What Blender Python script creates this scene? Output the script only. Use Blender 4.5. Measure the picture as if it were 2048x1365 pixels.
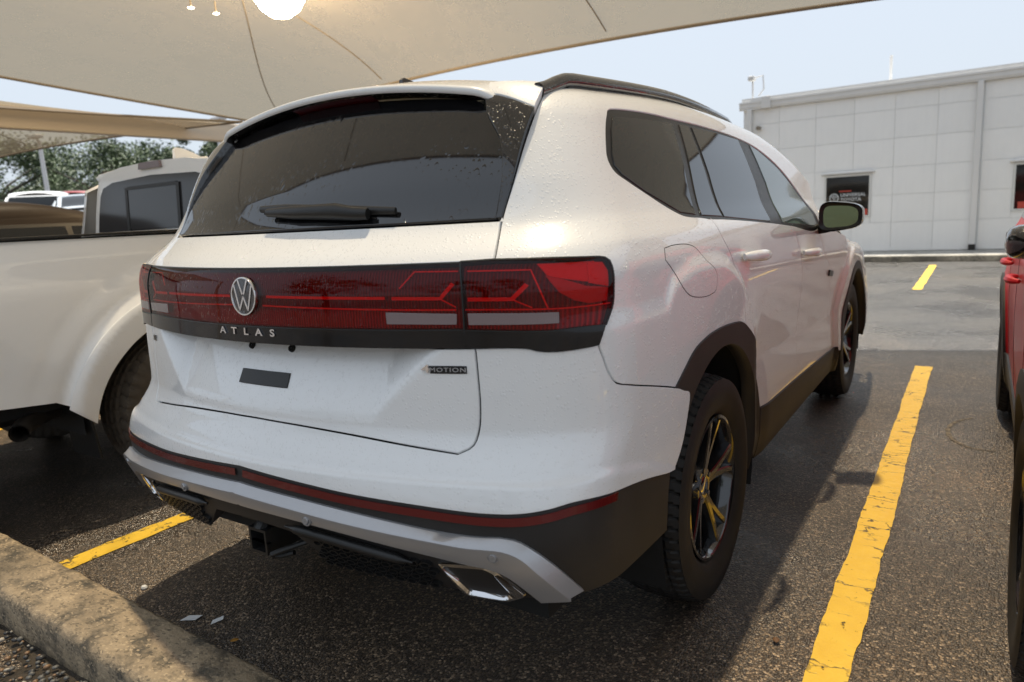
import bpy, bmesh, math, random
import numpy as np
from mathutils import Vector, Matrix
from mathutils.geometry import delaunay_2d_cdt

random.seed(7); RNG = np.random.default_rng(7)
for o in list(bpy.data.objects):
    bpy.data.objects.remove(o)
SC = bpy.context.scene
COL = SC.collection

# ------------------------------------------------------------------ camera
cam_data = bpy.data.cameras.new('camera')
cam_data.sensor_width = 36.0
cam_data.lens = 24.84
cam_data.dof.use_dof = True; cam_data.dof.focus_distance = 2.3; cam_data.dof.aperture_fstop = 3.2
cam_data.clip_start = 0.05
cam_data.clip_end = 3000
cam = bpy.data.objects.new('camera', cam_data)
COL.objects.link(cam)
_r = Vector((0.83510, 0.54733, -0.05515)); _u = Vector((-0.05119, 0.17715, 0.98285)); _f = Vector((-0.54771, 0.81796, -0.17596))
cam.matrix_world = Matrix(((_r.x, _u.x, -_f.x, 1.652), (_r.y, _u.y, -_f.y, -2.202), (_r.z, _u.z, -_f.z, 1.303), (0, 0, 0, 1)))
SC.camera = cam

# ------------------------------------------------------------------ sky and sun
SUN_DIR = Vector((-0.12, 0.26, 1.0)).normalized()          # towards the sun
world = bpy.data.worlds.new('World'); SC.world = world
world.use_nodes = True
wn = world.node_tree.nodes; wl = world.node_tree.links
wn.clear()
sky = wn.new('ShaderNodeTexSky'); sky.sky_type = 'NISHITA'; sky.sun_disc = False
sky.sun_elevation = math.asin(SUN_DIR.z)
sky.sun_rotation = math.atan2(SUN_DIR.x, SUN_DIR.y)
sky.air_density = 0.9; sky.dust_density = 5.0; sky.ozone_density = 1.0
bg = wn.new('ShaderNodeBackground'); bg.inputs['Strength'].default_value = 0.076
wo = wn.new('ShaderNodeOutputWorld')
haze = wn.new('ShaderNodeMix'); haze.data_type = 'RGBA'; haze.inputs[0].default_value = .8
haze.inputs[7].default_value = (5.5, 6.1, 6.8, 1)          # even pale rain haze over the whole dome
wl.new(sky.outputs[0], haze.inputs[6]); wl.new(haze.outputs[2], bg.inputs['Color']); wl.new(bg.outputs[0], wo.inputs['Surface'])
sun_data = bpy.data.lights.new('sun', 'SUN'); sun_data.energy = 5.0; sun_data.angle = math.radians(1.6)
sun_data.color = (1.0, 0.95, 0.86)
sun = bpy.data.objects.new('sun', sun_data); COL.objects.link(sun)
sun.rotation_euler = (-SUN_DIR).to_track_quat('-Z', 'Y').to_euler()
SC.view_settings.view_transform = 'Standard'
SC.view_settings.look = 'None'
SC.view_settings.gamma = 1.0
SC.view_settings.use_curve_mapping = False
SC.view_settings.exposure = 0.98
SC.render.engine = 'CYCLES'
SC.cycles.max_bounces = 8
SC.cycles.transparent_max_bounces = 12
SC.cycles.use_denoising = True

# ------------------------------------------------------------------ helpers: scene objects
def tag(o, label=None, cat=None, group=None, kind=None):
    if label: o['label'] = label
    if cat: o['category'] = cat
    if group: o['group'] = group
    if kind: o['kind'] = kind
    return o
def empty(name, loc=(0, 0, 0), rz=0.0, parent=None):
    o = bpy.data.objects.new(name, None); COL.objects.link(o)
    o.location = loc; o.rotation_euler = (0, 0, rz); o.empty_display_size = .2
    o.parent = parent
    return o
def thing(name, label, cat, loc=(0, 0, 0), rz=0.0, group=None):
    return tag(empty(name, loc, rz), label, cat, group)
def mesh_obj(name, verts, faces, mat=None, parent=None, normals=None, smooth=True, sharp=None):
    me = bpy.data.meshes.new(name)
    me.from_pydata([tuple(map(float, v)) for v in verts], [], [tuple(int(i) for i in f) for f in faces])
    me.update()
    if smooth:
        me.polygons.foreach_set('use_smooth', [True] * len(me.polygons))
        if normals is not None:
            me.normals_split_custom_set_from_vertices([tuple(map(float, n)) for n in normals])
        elif sharp:
            me.set_sharp_from_angle(angle=math.radians(sharp))
    o = bpy.data.objects.new(name, me); COL.objects.link(o)
    if mat: me.materials.append(mat)
    o.parent = parent
    return o
def copy_tree(o, parent=None):
    c = o.copy(); COL.objects.link(c); c.parent = parent
    for ch in list(o.children):
        copy_tree(ch, c)
    return c
class MB:
    """collects simple solids into one mesh"""
    def __init__(self): self.v = []; self.f = []
    def add(self, v, f):
        b = len(self.v); self.v += [tuple(map(float, p)) for p in v]; self.f += [tuple(int(i) + b for i in q) for q in f]
        return self
    def box(self, c, s, m=None):
        c = Vector(c); h = Vector(s) / 2
        pts = [Vector((x, y, z)) for x in (-h.x, h.x) for y in (-h.y, h.y) for z in (-h.z, h.z)]
        if m is not None: pts = [m @ p for p in pts]
        return self.add([p + c for p in pts], [(0, 1, 3, 2), (4, 6, 7, 5), (0, 4, 5, 1), (2, 3, 7, 6), (0, 2, 6, 4), (1, 5, 7, 3)])
    def rbox(self, c, s, r=.01, m=None):
        """box with bevelled edges"""
        bm = bmesh.new(); bmesh.ops.create_cube(bm, size=1)
        for v in bm.verts: v.co = Vector((v.co.x * s[0], v.co.y * s[1], v.co.z * s[2]))
        bmesh.ops.bevel(bm, geom=bm.edges[:], offset=r, segments=2, affect='EDGES', profile=.5)
        bm.verts.index_update()
        vs = [(m @ v.co if m is not None else v.co) + Vector(c) for v in bm.verts]; fs = [[v.index for v in f.verts] for f in bm.faces]
        bm.free()
        return self.add(vs, fs)
    def tube(self, pts, r, n=10, cap=True, flat=1.0):
        pts = [Vector(p) for p in pts]
        rs = r if isinstance(r, (list, tuple)) else [r] * len(pts)
        vs = []; fs = []; a = None
        for i, p in enumerate(pts):
            t = (pts[min(i + 1, len(pts) - 1)] - pts[max(i - 1, 0)]).normalized()
            if a is None: a = t.orthogonal().normalized() if abs(t.z) > .9 else Vector((0, 0, 1))
            s = t.cross(a).normalized(); a = s.cross(t).normalized()
            for k in range(n):
                w = 2 * math.pi * k / n
                vs.append(p + s * math.cos(w) * rs[i] + a * math.sin(w) * rs[i] * flat)
        for i in range(len(pts) - 1):
            for k in range(n):
                fs.append((i * n + k, i * n + (k + 1) % n, (i + 1) * n + (k + 1) % n, (i + 1) * n + k))
        if cap: fs += [tuple(range(n))[::-1], tuple((len(pts) - 1) * n + k for k in range(n))]
        return self.add(vs, fs)
    def lathe(self, prof, n=48, axis='x', c=(0, 0, 0), close=False):
        """prof: (radius, along) pairs turned about an axis"""
        vs = []; m = len(prof)
        for k in range(n):
            w = 2 * math.pi * k / n; cw, sw = math.cos(w), math.sin(w)
            for r, h in prof:
                p = (h, r * cw, r * sw) if axis == 'x' else ((r * cw, h, r * sw) if axis == 'y' else (r * cw, r * sw, h))
                vs.append((p[0] + c[0], p[1] + c[1], p[2] + c[2]))
        fs = []
        for k in range(n):
            for j in range(m if close else m - 1):
                a, b = k * m + j, k * m + (j + 1) % m; d, e = ((k + 1) % n) * m + j, ((k + 1) % n) * m + (j + 1) % m
                fs.append((a, b, e, d))
        return self.add(vs, fs)
    def prism(self, poly, d0, d1, frame=None):
        """poly in 2-D, pushed from d0 to d1; frame maps (u, v, d) to a point"""
        fr = frame or (lambda u, v, d: (u, d, v)); n = len(poly)
        vs = [fr(u, v, d0) for u, v in poly] + [fr(u, v, d1) for u, v in poly]
        fs = [tuple(range(n)), tuple(range(2 * n - 1, n - 1, -1))] + [(i, i + n, (i + 1) % n + n, (i + 1) % n) for i in range(n)]
        return self.add(vs, fs)
    def build(self, name, mat=None, parent=None, smooth=False, sharp=35):
        o = mesh_obj(name, self.v, self.f, mat, parent, smooth=smooth, sharp=sharp)
        bm = bmesh.new(); bm.from_mesh(o.data); bmesh.ops.recalc_face_normals(bm, faces=bm.faces[:]); bm.to_mesh(o.data); bm.free()
        if smooth:
            o.data.polygons.foreach_set('use_smooth', [True] * len(o.data.polygons)); o.data.set_sharp_from_angle(angle=math.radians(sharp))
        return o

# ------------------------------------------------------------------ helpers: materials
def mat_new(name):
    m = bpy.data.materials.new(name); m.use_nodes = True
    return m, m.node_tree.nodes, m.node_tree.links, m.node_tree.nodes['Principled BSDF']
def setp(b, **kw):
    names = dict(base='Base Color', rough='Roughness', metal='Metallic', coat='Coat Weight', coat_rough='Coat Roughness', spec='Specular IOR Level',
                 trans='Transmission Weight', ior='IOR', emit='Emission Color', power='Emission Strength', alpha='Alpha', sheen='Sheen Weight', sub='Subsurface Weight')
    for k, v in kw.items():
        b.inputs[names[k]].default_value = (*v, 1) if isinstance(v, tuple) else v
def simple(name, base, rough=.5, metal=0., **kw):
    m, n, l, b = mat_new(name); setp(b, base=base, rough=rough, metal=metal, **kw)
    return m
def node(n, kind, **kw):
    q = n.new(kind)
    for k, v in kw.items():
        if hasattr(q, k) and not (k in q.inputs): setattr(q, k, v)
        else: q.inputs[k].default_value = v
    return q
def noise(n, l, vec, scale, detail=4, rough=.55, dist=0.):
    q = n.new('ShaderNodeTexNoise'); q.inputs['Scale'].default_value = scale; q.inputs['Detail'].default_value = detail
    q.inputs['Roughness'].default_value = rough; q.inputs['Distortion'].default_value = dist
    l.new(vec, q.inputs['Vector'])
    return q.outputs['Fac']
def ramp(n, l, fac, stops, interp='LINEAR'):
    q = n.new('ShaderNodeValToRGB'); q.color_ramp.interpolation = interp
    e = q.color_ramp.elements
    while len(e) < len(stops): e.new(.5)
    for x, (p, c) in zip(e, stops):
        x.position = p; x.color = (*c, 1) if isinstance(c, tuple) else (c, c, c, 1)
    l.new(fac, q.inputs['Fac'])
    return q.outputs['Color']
def mixc(n, l, fac, a, b, mode='MIX'):
    q = n.new('ShaderNodeMix'); q.data_type = 'RGBA'; q.blend_type = mode
    for s, i in ((fac, 0), (a, 6), (b, 7)):
        if isinstance(s, (int, float)): q.inputs[i].default_value = s
        elif isinstance(s, tuple): q.inputs[i].default_value = (*s, 1)
        else: l.new(s, q.inputs[i])
    return q.outputs[2]
def math_n(n, l, op, a, b=None, clamp=False):
    q = n.new('ShaderNodeMath'); q.operation = op; q.use_clamp = clamp
    for i, s in enumerate((a, b)):
        if s is None: continue
        if isinstance(s, (int, float)): q.inputs[i].default_value = s
        else: l.new(s, q.inputs[i])
    return q.outputs[0]
def bump(n, l, height, strength=.3, dist=.01, normal=None):
    q = n.new('ShaderNodeBump'); q.inputs['Strength'].default_value = strength; q.inputs['Distance'].default_value = dist
    l.new(height, q.inputs['Height'])
    if normal is not None: l.new(normal, q.inputs['Normal'])
    return q.outputs['Normal']
def coords(n, which='Object'):
    return n.new('ShaderNodeTexCoord').outputs[which]
def drops(n, l, vec, cell=150., amount=.45):
    """rain beads: small domes scattered at random"""
    v = n.new('ShaderNodeTexVoronoi'); v.feature = 'F1'; v.inputs['Scale'].default_value = cell; v.inputs['Randomness'].default_value = 1
    l.new(vec, v.inputs['Vector'])
    sep = n.new('ShaderNodeSeparateColor'); l.new(v.outputs['Color'], sep.inputs[0])
    r = math_n(n, l, 'MULTIPLY', math_n(n, l, 'SUBTRACT', sep.outputs[0], 1 - amount, True), .55 / max(amount, .01))
    d2 = math_n(n, l, 'SUBTRACT', math_n(n, l, 'MULTIPLY', r, r), math_n(n, l, 'MULTIPLY', v.outputs['Distance'], v.outputs['Distance']), True)
    return math_n(n, l, 'SQRT', d2)
def paint(name, base, rough=.32, wet=.45, flake=0., strength=.5):
    m, n, l, b = mat_new(name)
    setp(b, base=base, rough=rough, coat=1.0, coat_rough=.015, spec=.4)
    c = coords(n)
    dirt = noise(n, l, c, 2.2, 5, .6)
    l.new(mixc(n, l, ramp(n, l, dirt, [(.42, 0.), (.75, .10)]), base, tuple(x * .72 for x in base)), b.inputs['Base Color'])
    if wet:
        h = drops(n, l, c, 150., min(.8, wet * 1.4))
        h2 = drops(n, l, c, 95., wet * .3)
        hh = math_n(n, l, 'ADD', h, math_n(n, l, 'MULTIPLY', h2, .9))
        nb = bump(n, l, hh, min(1., strength * 1.8), .005)
        l.new(nb, b.inputs['Coat Normal'])
        l.new(bump(n, l, hh, strength * .6, .004), b.inputs['Normal'])
    return m

def sm(a, b, x):
    t = np.clip((x - a) / (b - a), 0, 1)
    return t * t * (3 - 2 * t)
def smin(a, b, k):
    h = np.clip(.5 + .5 * (b - a) / k, 0, 1)
    return b * (1 - h) + a * h - k * h * (1 - h)
def smax(a, b, k):
    return -smin(-a, -b, k)
def curve(x, xs, ys):
    """monotone cubic through the given stations"""
    xs = np.array(xs, float); ys = np.array(ys, float)
    d = np.diff(ys) / np.diff(xs); m = np.zeros_like(ys)
    p = d[:-1] * d[1:]
    m[1:-1] = np.where(p > 0, 2 * p / np.where(p > 0, d[:-1] + d[1:], 1), 0)
    m[0] = d[0]; m[-1] = d[-1]
    x = np.clip(x, xs[0], xs[-1])
    i = np.clip(np.searchsorted(xs, x) - 1, 0, len(xs) - 2)
    h = xs[i + 1] - xs[i]; t = (x - xs[i]) / h
    return (ys[i] * (1 + 2 * t) * (1 - t) ** 2 + h * m[i] * t * (1 - t) ** 2
            + ys[i + 1] * t * t * (3 - 2 * t) + h * m[i + 1] * t * t * (t - 1))

# ---- the white sport utility: rear axle at y = 0, rear bumper at y = -1.1, x to its right
def suv_half_width(y, z):
    w = curve(z, [.2, .3, .42, .6, .85, 1.02, 1.14, 1.22, 1.26, 1.3, 1.5, 1.64, 1.8],
              [.9, .945, .965, .968, .972, .977, .972, .952, .928, .903, .82, .755, .66])
    w = w - .055 * np.clip((-y - .1) / .9, 0, 2) ** 2 - .03 * sm(1.15, 1.6, z) * np.clip(-y / .9, 0, 2)
    w = w - .06 * np.clip((y - 2.3) / 1.3, 0, 2) ** 2 * sm(.5, 1.1, z)
    zc = curve(y, [-1.2, -.72, -.47, -.39, -.19, -.01, .16, .324, .424, .54], [1.05, 1.05, 1.05, 1.108, 1.137, 1.129, 1.074, .925, .761, .4])
    w = w + .012 * sm(-.03, .03, zc - z) * sm(.62, .5, y)
    zb = curve(y, [-1.0, -.82, -.66, -.48, -.3], [.70, .70, .672, .61, .5])
    w = w + .007 * sm(.016, -.016, z - zb) * sm(-.28, -.36, y)
    zd = 1.0 - .047 * (y - .3)
    d = zd - z
    w = w - np.clip(.1 * d, 0, .028) * sm(.35, .55, y) * sm(2.6, 2.3, y) + .02 * sm(.2, .5, d) * sm(.5, .7, y) * sm(2.5, 2.3, y)
    rf = np.hypot(y - 2.82, z - .42)
    w = w + .022 * sm(.60, .56, rf) + .004 * sm(2.2, 2.5, y)
    return w
def suv_rear(x, z, plate=False):
    rc = curve(z, [.3, .4, .5, .57, .64, .69, .71, .74, .775, .80, .9, 1.0, 1.04, 1.125, 1.185, 1.21, 1.289, 1.4, 1.5, 1.62, 1.75],
               [-.96, -1.03, -1.075, -1.09, -1.092, -1.086, -1.078, -1.055, -1.035, -1.027, -1.022, -1.016, -1.014, -1.012, -.999, -.978, -.878, -.808, -.739, -.646, -.53])
    rc = rc - .010 * sm(.706, .694, z) + .004 * sm(.735, .71, z) * sm(.69, .705, z)
    k = curve(z, [.3, .6, .8, 1.2, 1.6], [.18, .2, .253, .245, .22])
    if not plate: return rc + k * x * x
    hw = .395 + (z - .815) * 1.05
    y_in = -.948 - (.975 - z) * .50
    rec = smax(0 * z, np.minimum(y_in - rc, (hw - np.abs(x)) * .5), .006) * sm(.76, .79, z)
    return rc + k * x * x + rec
def suv_roof(x, y):
    t = curve(y, [-1.2, -.7, -.3, .4, 1.2, 1.7, 2.3, 2.6, 3.6, 4.0], [1.64, 1.685, 1.715, 1.73, 1.695, 1.60, 1.30, 1.15, 1.06, .9])
    return t - (.16 - .04 * sm(-.6, .5, y)) * x * x
def suv_gate_field(P): return suv_field(P, True)
def suv_field(P, plate=False):
    x = np.abs(P[..., 0]); y = P[..., 1]; z = P[..., 2]
    s = smin(suv_half_width(y, z) - x, y - suv_rear(x, z, plate), .16)
    s = smin(s, suv_roof(x, y) - z, .07)
    return smin(s, 3.98 - .25 * x * x - y - .3 * np.clip(z - .7, 0, 1), .2)

CURVES = {
    'gap_pillar': [(0.5941, 1.2), (0.6036, 1.246), (0.6131, 1.289), (0.6429, 1.381), (0.681, 1.487), (0.7247, 1.576), (0.76, 1.626)],
    'gap_gate': [(0.5506, 1), (0.5526, 0.9258), (0.5531, 0.8598), (0.5475, 0.7991), (0.5356, 0.768), (0.5077, 0.7516)],
    'gate_bottom': [(0.5077, 0.7516), (0.3916, 0.7648), (0.2762, 0.7774), (0.1425, 0.7861), (0.0161, 0.7891)],
    'lamp_top': [(0.5941, 1.2), (0.64, 1.199), (0.6916, 1.198), (0.7792, 1.194)],
    'lamp_top_in': [(0.533, 1.198), (0.5941, 1.2)],
    'lamp_out': [(0.7792, 1.194), (0.7976, 1.188), (0.8042, 1.164), (0.8033, 1.123), (0.7992, 1.083), (0.7823, 1.04)],
    'lamp_out2': [(0.7823, 1.04), (0.7677, 0.9961)],
    'lamp_bottom': [(0.7677, 0.9961), (0.7516, 0.9939), (0.6645, 0.9915), (0.6478, 0.9979), (0.5959, 1.001), (0.5506, 1)],
    'lamp_mid': [(0.7823, 1.04), (0.7353, 1.041), (0.6918, 1.038), (0.6152, 1.04), (0.5341, 1.044)],
    'split': [(0.533, 1.198), (0.5347, 1.127), (0.5341, 1.044)],
    'split2': [(0.5341, 1.044), (0.5357, 1.001)],
    'shut_bumper': [(0.7677, 0.9961), (0.7765, 0.965), (0.7887, 0.9231), (0.8044, 0.8962), (0.8374, 0.8817), (1.014, 0.8157)],
    'arch_rear': [(1.014, 0.8157), (1.063, 0.8524), (1.124, 0.8922), (1.214, 0.9132), (1.323, 0.9191), (1.454, 0.9136), (1.573, 0.8999), (1.625, 0.883)],
    'arch_door': [(1.625, 0.883), (1.7, 0.845), (1.8, 0.775), (1.885, 0.68), (1.935, 0.59), (1.96, 0.493)],
    'door_rear': [(1.407, 1.256), (1.44, 1.19), (1.51, 1.116), (1.565, 1.031), (1.6, 0.957), (1.625, 0.883)],
    'door_split': [(2.413, 1.186), (2.514, 1.1), (2.58, 1.0), (2.62, 0.88), (2.63, 0.72), (2.6, 0.4737)],
    'door_front': [(2.982, 1.15), (3.12, 1.03), (3.3, 0.93), (3.42, 0.75), (3.45, 0.59), (3.42, 0.4404)],
    'sill_top': [(1.96, 0.493), (2.6, 0.4737), (3.42, 0.4404)],
    'bumper_arch': [(1.014, 0.8157), (1.04, 0.8018), (1.069, 0.7888), (1.057, 0.7241), (1.026, 0.6481), (0.9867, 0.5893)],
    'white_bottom': [(0.9867, 0.5893), (0.8125, 0.6352), (0.7029, 0.6523), (0.6608, 0.6447), (0.6208, 0.6381), (0.5808, 0.6346), (0.5394, 0.634), (0.4271, 0.6412), (0.2981, 0.6491), (0.1784, 0.6593), (0.036, 0.6697)],
    'bar_top': [(0.7133, 0.4258), (0.6613, 0.5137), (0.6261, 0.5589), (0.6066, 0.5755), (0.5826, 0.5813), (0.545, 0.579), (0.4925, 0.5807), (0.3985, 0.5926), (0.2936, 0.6058), (0.1734, 0.6176), (0.03, 0.6261)],
    'bar_crease': [(0.6865, 0.4284), (0.6368, 0.5096), (0.6097, 0.5498), (0.59, 0.5614), (0.5653, 0.5634), (0.5269, 0.5631), (0.4733, 0.5682), (0.3864, 0.5766), (0.2789, 0.5872), (0.156, 0.5993), (0.0085, 0.6076)],
    'bar_bottom': [(0.6415, 0.4159), (0.6152, 0.4578), (0.5912, 0.4888), (0.575, 0.5007), (0.5541, 0.5086), (0.5237, 0.5133), (0.4696, 0.5248), (0.382, 0.5393), (0.2732, 0.5543), (0.1473, 0.5644), (-0.0049, 0.5683)],
    'window_top': [(0.9528, 1.569), (0.9708, 1.576), (0.9946, 1.579), (1.161, 1.585), (1.477, 1.582), (1.814, 1.578), (2.207, 1.559), (2.462, 1.526), (2.7, 1.456), (2.846, 1.383), (2.96, 1.285), (3.02, 1.19), (3.03, 1.165)],
    'window_bottom': [(3.03, 1.165), (2.98, 1.15), (2.413, 1.19), (2.098, 1.214), (1.549, 1.25), (1.407, 1.256), (1.317, 1.264), (1.242, 1.268), (1.182, 1.276), (1.104, 1.303), (1.012, 1.344), (0.9417, 1.378), (0.9017, 1.402), (0.8892, 1.43), (0.9001, 1.476), (0.9264, 1.533), (0.9528, 1.569)],
    'pane_quarter': [(0.9718, 1.558), (1.139, 1.565), (1.438, 1.568), (1.382, 1.428), (1.302, 1.272), (1.19, 1.282), (1.021, 1.345), (0.9308, 1.392), (0.9088, 1.416), (0.9114, 1.448), (0.941, 1.516)],
    'pane_rear_small': [(1.522, 1.571), (1.625, 1.571), (1.601, 1.415), (1.549, 1.259), (1.345, 1.269), (1.433, 1.412)],
    'pane_rear_door': [(1.654, 1.569), (1.893, 1.568), (2.198, 1.556), (2.19, 1.378), (2.102, 1.22), (1.568, 1.257), (1.627, 1.402)],
    'pane_front_door': [(2.348, 1.541), (2.454, 1.521), (2.676, 1.45), (2.82, 1.376), (2.91, 1.286), (2.96, 1.175), (2.9, 1.168), (2.285, 1.207), (2.362, 1.379)],
    'fuel': [(0.9998, 1.193), (1.043, 1.197), (1.14, 1.191), (1.181, 1.178), (1.232, 1.14), (1.3, 1.092), (1.29, 1.048), (1.25, 1.038), (1.14, 1.044), (1.09, 1.058), (1.052, 1.088), (1.029, 1.127), (0.9936, 1.164)],
    'exhaust_out': [(0.4643, 0.4996), (0.5584, 0.5093), (0.5721, 0.4944), (0.6187, 0.4229), (0.585, 0.3964), (0.5087, 0.3989), (0.4927, 0.4292)],
    'exhaust_in': [(0.4737, 0.4887), (0.5426, 0.4919), (0.5587, 0.4844), (0.5895, 0.4207), (0.58, 0.4055), (0.5168, 0.4115), (0.5064, 0.4309)],
    'line_a': [(0.0641, 1.125), (0.3753, 1.121)],
    'line_b': [(0.0499, 1.101), (0.3821, 1.093), (0.5197, 1.091)],
    'arrow_gate': [(0.39, 1.12), (0.4896, 1.118), (0.5156, 1.153)],
    'arrow_gate2': [(0.4895, 1.117), (0.519, 1.097)],
    'outline_gate': [(0.4077, 1.144), (0.4399, 1.183), (0.5264, 1.181)],
    'arrow_out': [(0.5421, 1.115), (0.6213, 1.113), (0.6483, 1.146)],
    'arrow_out2': [(0.6217, 1.112), (0.6549, 1.092)],
    'line_out': [(0.5366, 1.091), (0.6259, 1.089), (0.6998, 1.087), (0.8005, 1.088)],
    'top_out': [(0.5442, 1.18), (0.6564, 1.178), (0.6819, 1.089)],
    'reverse_gate': [(0.3794, 1.087), (0.5211, 1.082), (0.5197, 1.058), (0.3796, 1.06)],
    'reverse_out': [(0.5436, 1.083), (0.6987, 1.079), (0.6985, 1.055), (0.5441, 1.057)],
    'side_red': [(0.7599, 1.187), (0.7891, 1.184), (0.7987, 1.164), (0.7979, 1.128), (0.7586, 1.141)],
    'side_wedge': [(0.6818, 1.163), (0.7137, 1.151), (0.7534, 1.132), (0.7956, 1.125), (0.7921, 1.096), (0.7567, 1.094), (0.7294, 1.104), (0.7037, 1.124)],
    'badge': [(3.28, 0.915), (3.40, 0.9), (3.395, 0.872), (3.285, 0.885)],
    'handles': [(1.595, 1.132), (1.874, 1.092), (2.499, 1.075), (2.87, 1.033)],
}

# ------------------------------------------------------------------ body surfaces: implicit fields, charts and panels
def cast(F, O, D, t1, n=70):
    N = len(O); ts = np.linspace(0, t1, n); lo = np.full(N, np.nan); hi = np.full(N, np.nan)
    pv = F(O); done = np.zeros(N, bool)
    for i in range(1, n):
        v = F(O + ts[i] * D); hit = (~done) & (v > 0) & (pv <= 0)
        lo[hit] = ts[i - 1]; hi[hit] = ts[i]; done |= hit; pv = v
    miss = ~done
    lo[miss] = t1 * .5; hi[miss] = t1 * .5
    for _ in range(22):
        m = (lo + hi) / 2; g = F(O + m[:, None] * D) > 0
        hi = np.where(g, m, hi); lo = np.where(g, lo, m)
    return O + ((lo + hi) / 2)[:, None] * D
def gradient(F, P, e=.003):
    g = np.stack([F(P + np.eye(3)[i] * e) - F(P - np.eye(3)[i] * e) for i in range(3)], 1)
    return -g / np.maximum(np.linalg.norm(g, axis=1, keepdims=True), 1e-9)
class Chart:
    """maps 2-D panel coordinates on to a body field"""
    def __init__(self, F, kind): self.F = F; self.kind = kind
    def __call__(self, q):
        q = np.asarray(q, float).reshape(-1, 2); u, v = q[:, 0], q[:, 1]; z0 = 0 * u
        if self.kind == 'wrap':         # u runs from the rear centre line round the corner and forward along the side
            s = np.sign(u + 1e-12); a = np.abs(u); side = a > math.pi / 2
            dx = np.where(side, s, np.sin(u)); dy = np.where(side, 0, -np.cos(a)); oy = np.where(side, .2 + a - math.pi / 2, .2)
            O = np.stack([2.2 * dx, oy + 2.2 * dy, v], 1); D = np.stack([-dx, -dy, z0], 1); t = 2.15
        elif self.kind == 'side': O = np.stack([z0 + 2.2, u, v], 1); D = np.stack([z0 - 1, z0, z0], 1); t = 2.2
        elif self.kind == 'rear': O = np.stack([u, z0 - 4.0, v], 1); D = np.stack([z0, z0 + 1, z0], 1); t = 4.5
        elif self.kind == 'front': O = np.stack([u, z0 + 5.2, v], 1); D = np.stack([z0, z0 - 1, z0], 1); t = 4
        elif self.kind == 'top': O = np.stack([u, v, z0 + 2.6], 1); D = np.stack([z0, z0, z0 - 1], 1); t = 2.4
        P = cast(self.F, O, D, t)
        return P, gradient(self.F, P)
def smooth_line(pts, step=.012):
    """Catmull-Rom through the stations, then evenly resampled"""
    p = np.asarray(pts, float)
    if len(p) == 2: c = p
    else:
        q = np.vstack([2 * p[0] - p[1], p, 2 * p[-1] - p[-2]]); c = [p[:1]]
        t = np.linspace(0, 1, 9)[1:, None]
        for i in range(1, len(q) - 2):
            a, b, d, e = q[i - 1], q[i], q[i + 1], q[i + 2]
            # centripetal-like damping keeps short segments from looping
            l0, l1, l2 = [max(np.linalg.norm(x), 1e-6) for x in (b - a, d - b, e - d)]
            m0 = (d - b) / l1 * .5 + (b - a) / l0 * .5; m1 = (d - b) / l1 * .5 + (e - d) / l2 * .5
            m0 = m0 * l1; m1 = m1 * l1
            c.append(b * (1 + 2 * t) * (1 - t) ** 2 + m0 * t * (1 - t) ** 2 + d * t * t * (3 - 2 * t) + m1 * t * t * (t - 1))
        c = np.vstack(c)
    d = np.concatenate([[0], np.cumsum(np.linalg.norm(np.diff(c, axis=0), axis=1))])
    n = max(2, int(round(d[-1] / step)) + 1)
    s = np.linspace(0, d[-1], n)
    return np.stack([np.interp(s, d, c[:, 0]), np.interp(s, d, c[:, 1])], 1)
def poly_line(pts, step=.012):
    out = []
    for a, b in zip(pts[:-1], pts[1:]): out.append(smooth_line([a, b], step)[:-1])
    return np.vstack(out + [np.array([pts[-1]], float)])
def join(*lines):
    out = [np.asarray(lines[0], float)]
    for q in lines[1:]:
        q = np.asarray(q, float)
        if np.linalg.norm(out[-1][-1] - q[0]) < 1e-3: q = q[1:]
        out.append(q)
    r = np.vstack(out)
    if np.linalg.norm(r[0] - r[-1]) < 1e-3: r = r[:-1]
    return r
def mirror_loop(half):
    """half runs from the centre line out and back to it; returns the whole symmetric loop"""
    h = np.asarray(half, float)
    return join(h, (h * [-1, 1])[::-1])
def area(p): x, y = p.T; return .5 * np.sum(x * np.roll(y, -1) - np.roll(x, -1) * y)
def outward(p):
    e1 = p - np.roll(p, 1, 0); e2 = np.roll(p, -1, 0) - p
    n = np.stack([e1[:, 1], -e1[:, 0]], 1) / np.maximum(np.linalg.norm(e1, axis=1, keepdims=True), 1e-9) + np.stack([e2[:, 1], -e2[:, 0]], 1) / np.maximum(np.linalg.norm(e2, axis=1, keepdims=True), 1e-9)
    n /= np.maximum(np.linalg.norm(n, axis=1, keepdims=True), .4)
    return n
def inside(q, loops):
    r = np.zeros(len(q), bool); x, y = q[:, 0], q[:, 1]
    for p in loops:
        x1, y1 = p.T; x2, y2 = np.roll(p, -1, 0).T
        for a, b, c, d in zip(x1, y1, x2, y2):
            if b == d: continue
            k = (b > y) != (d > y)
            r ^= k & (x < (c - a) * (y - b) / (d - b) + a)
    return r
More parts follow.
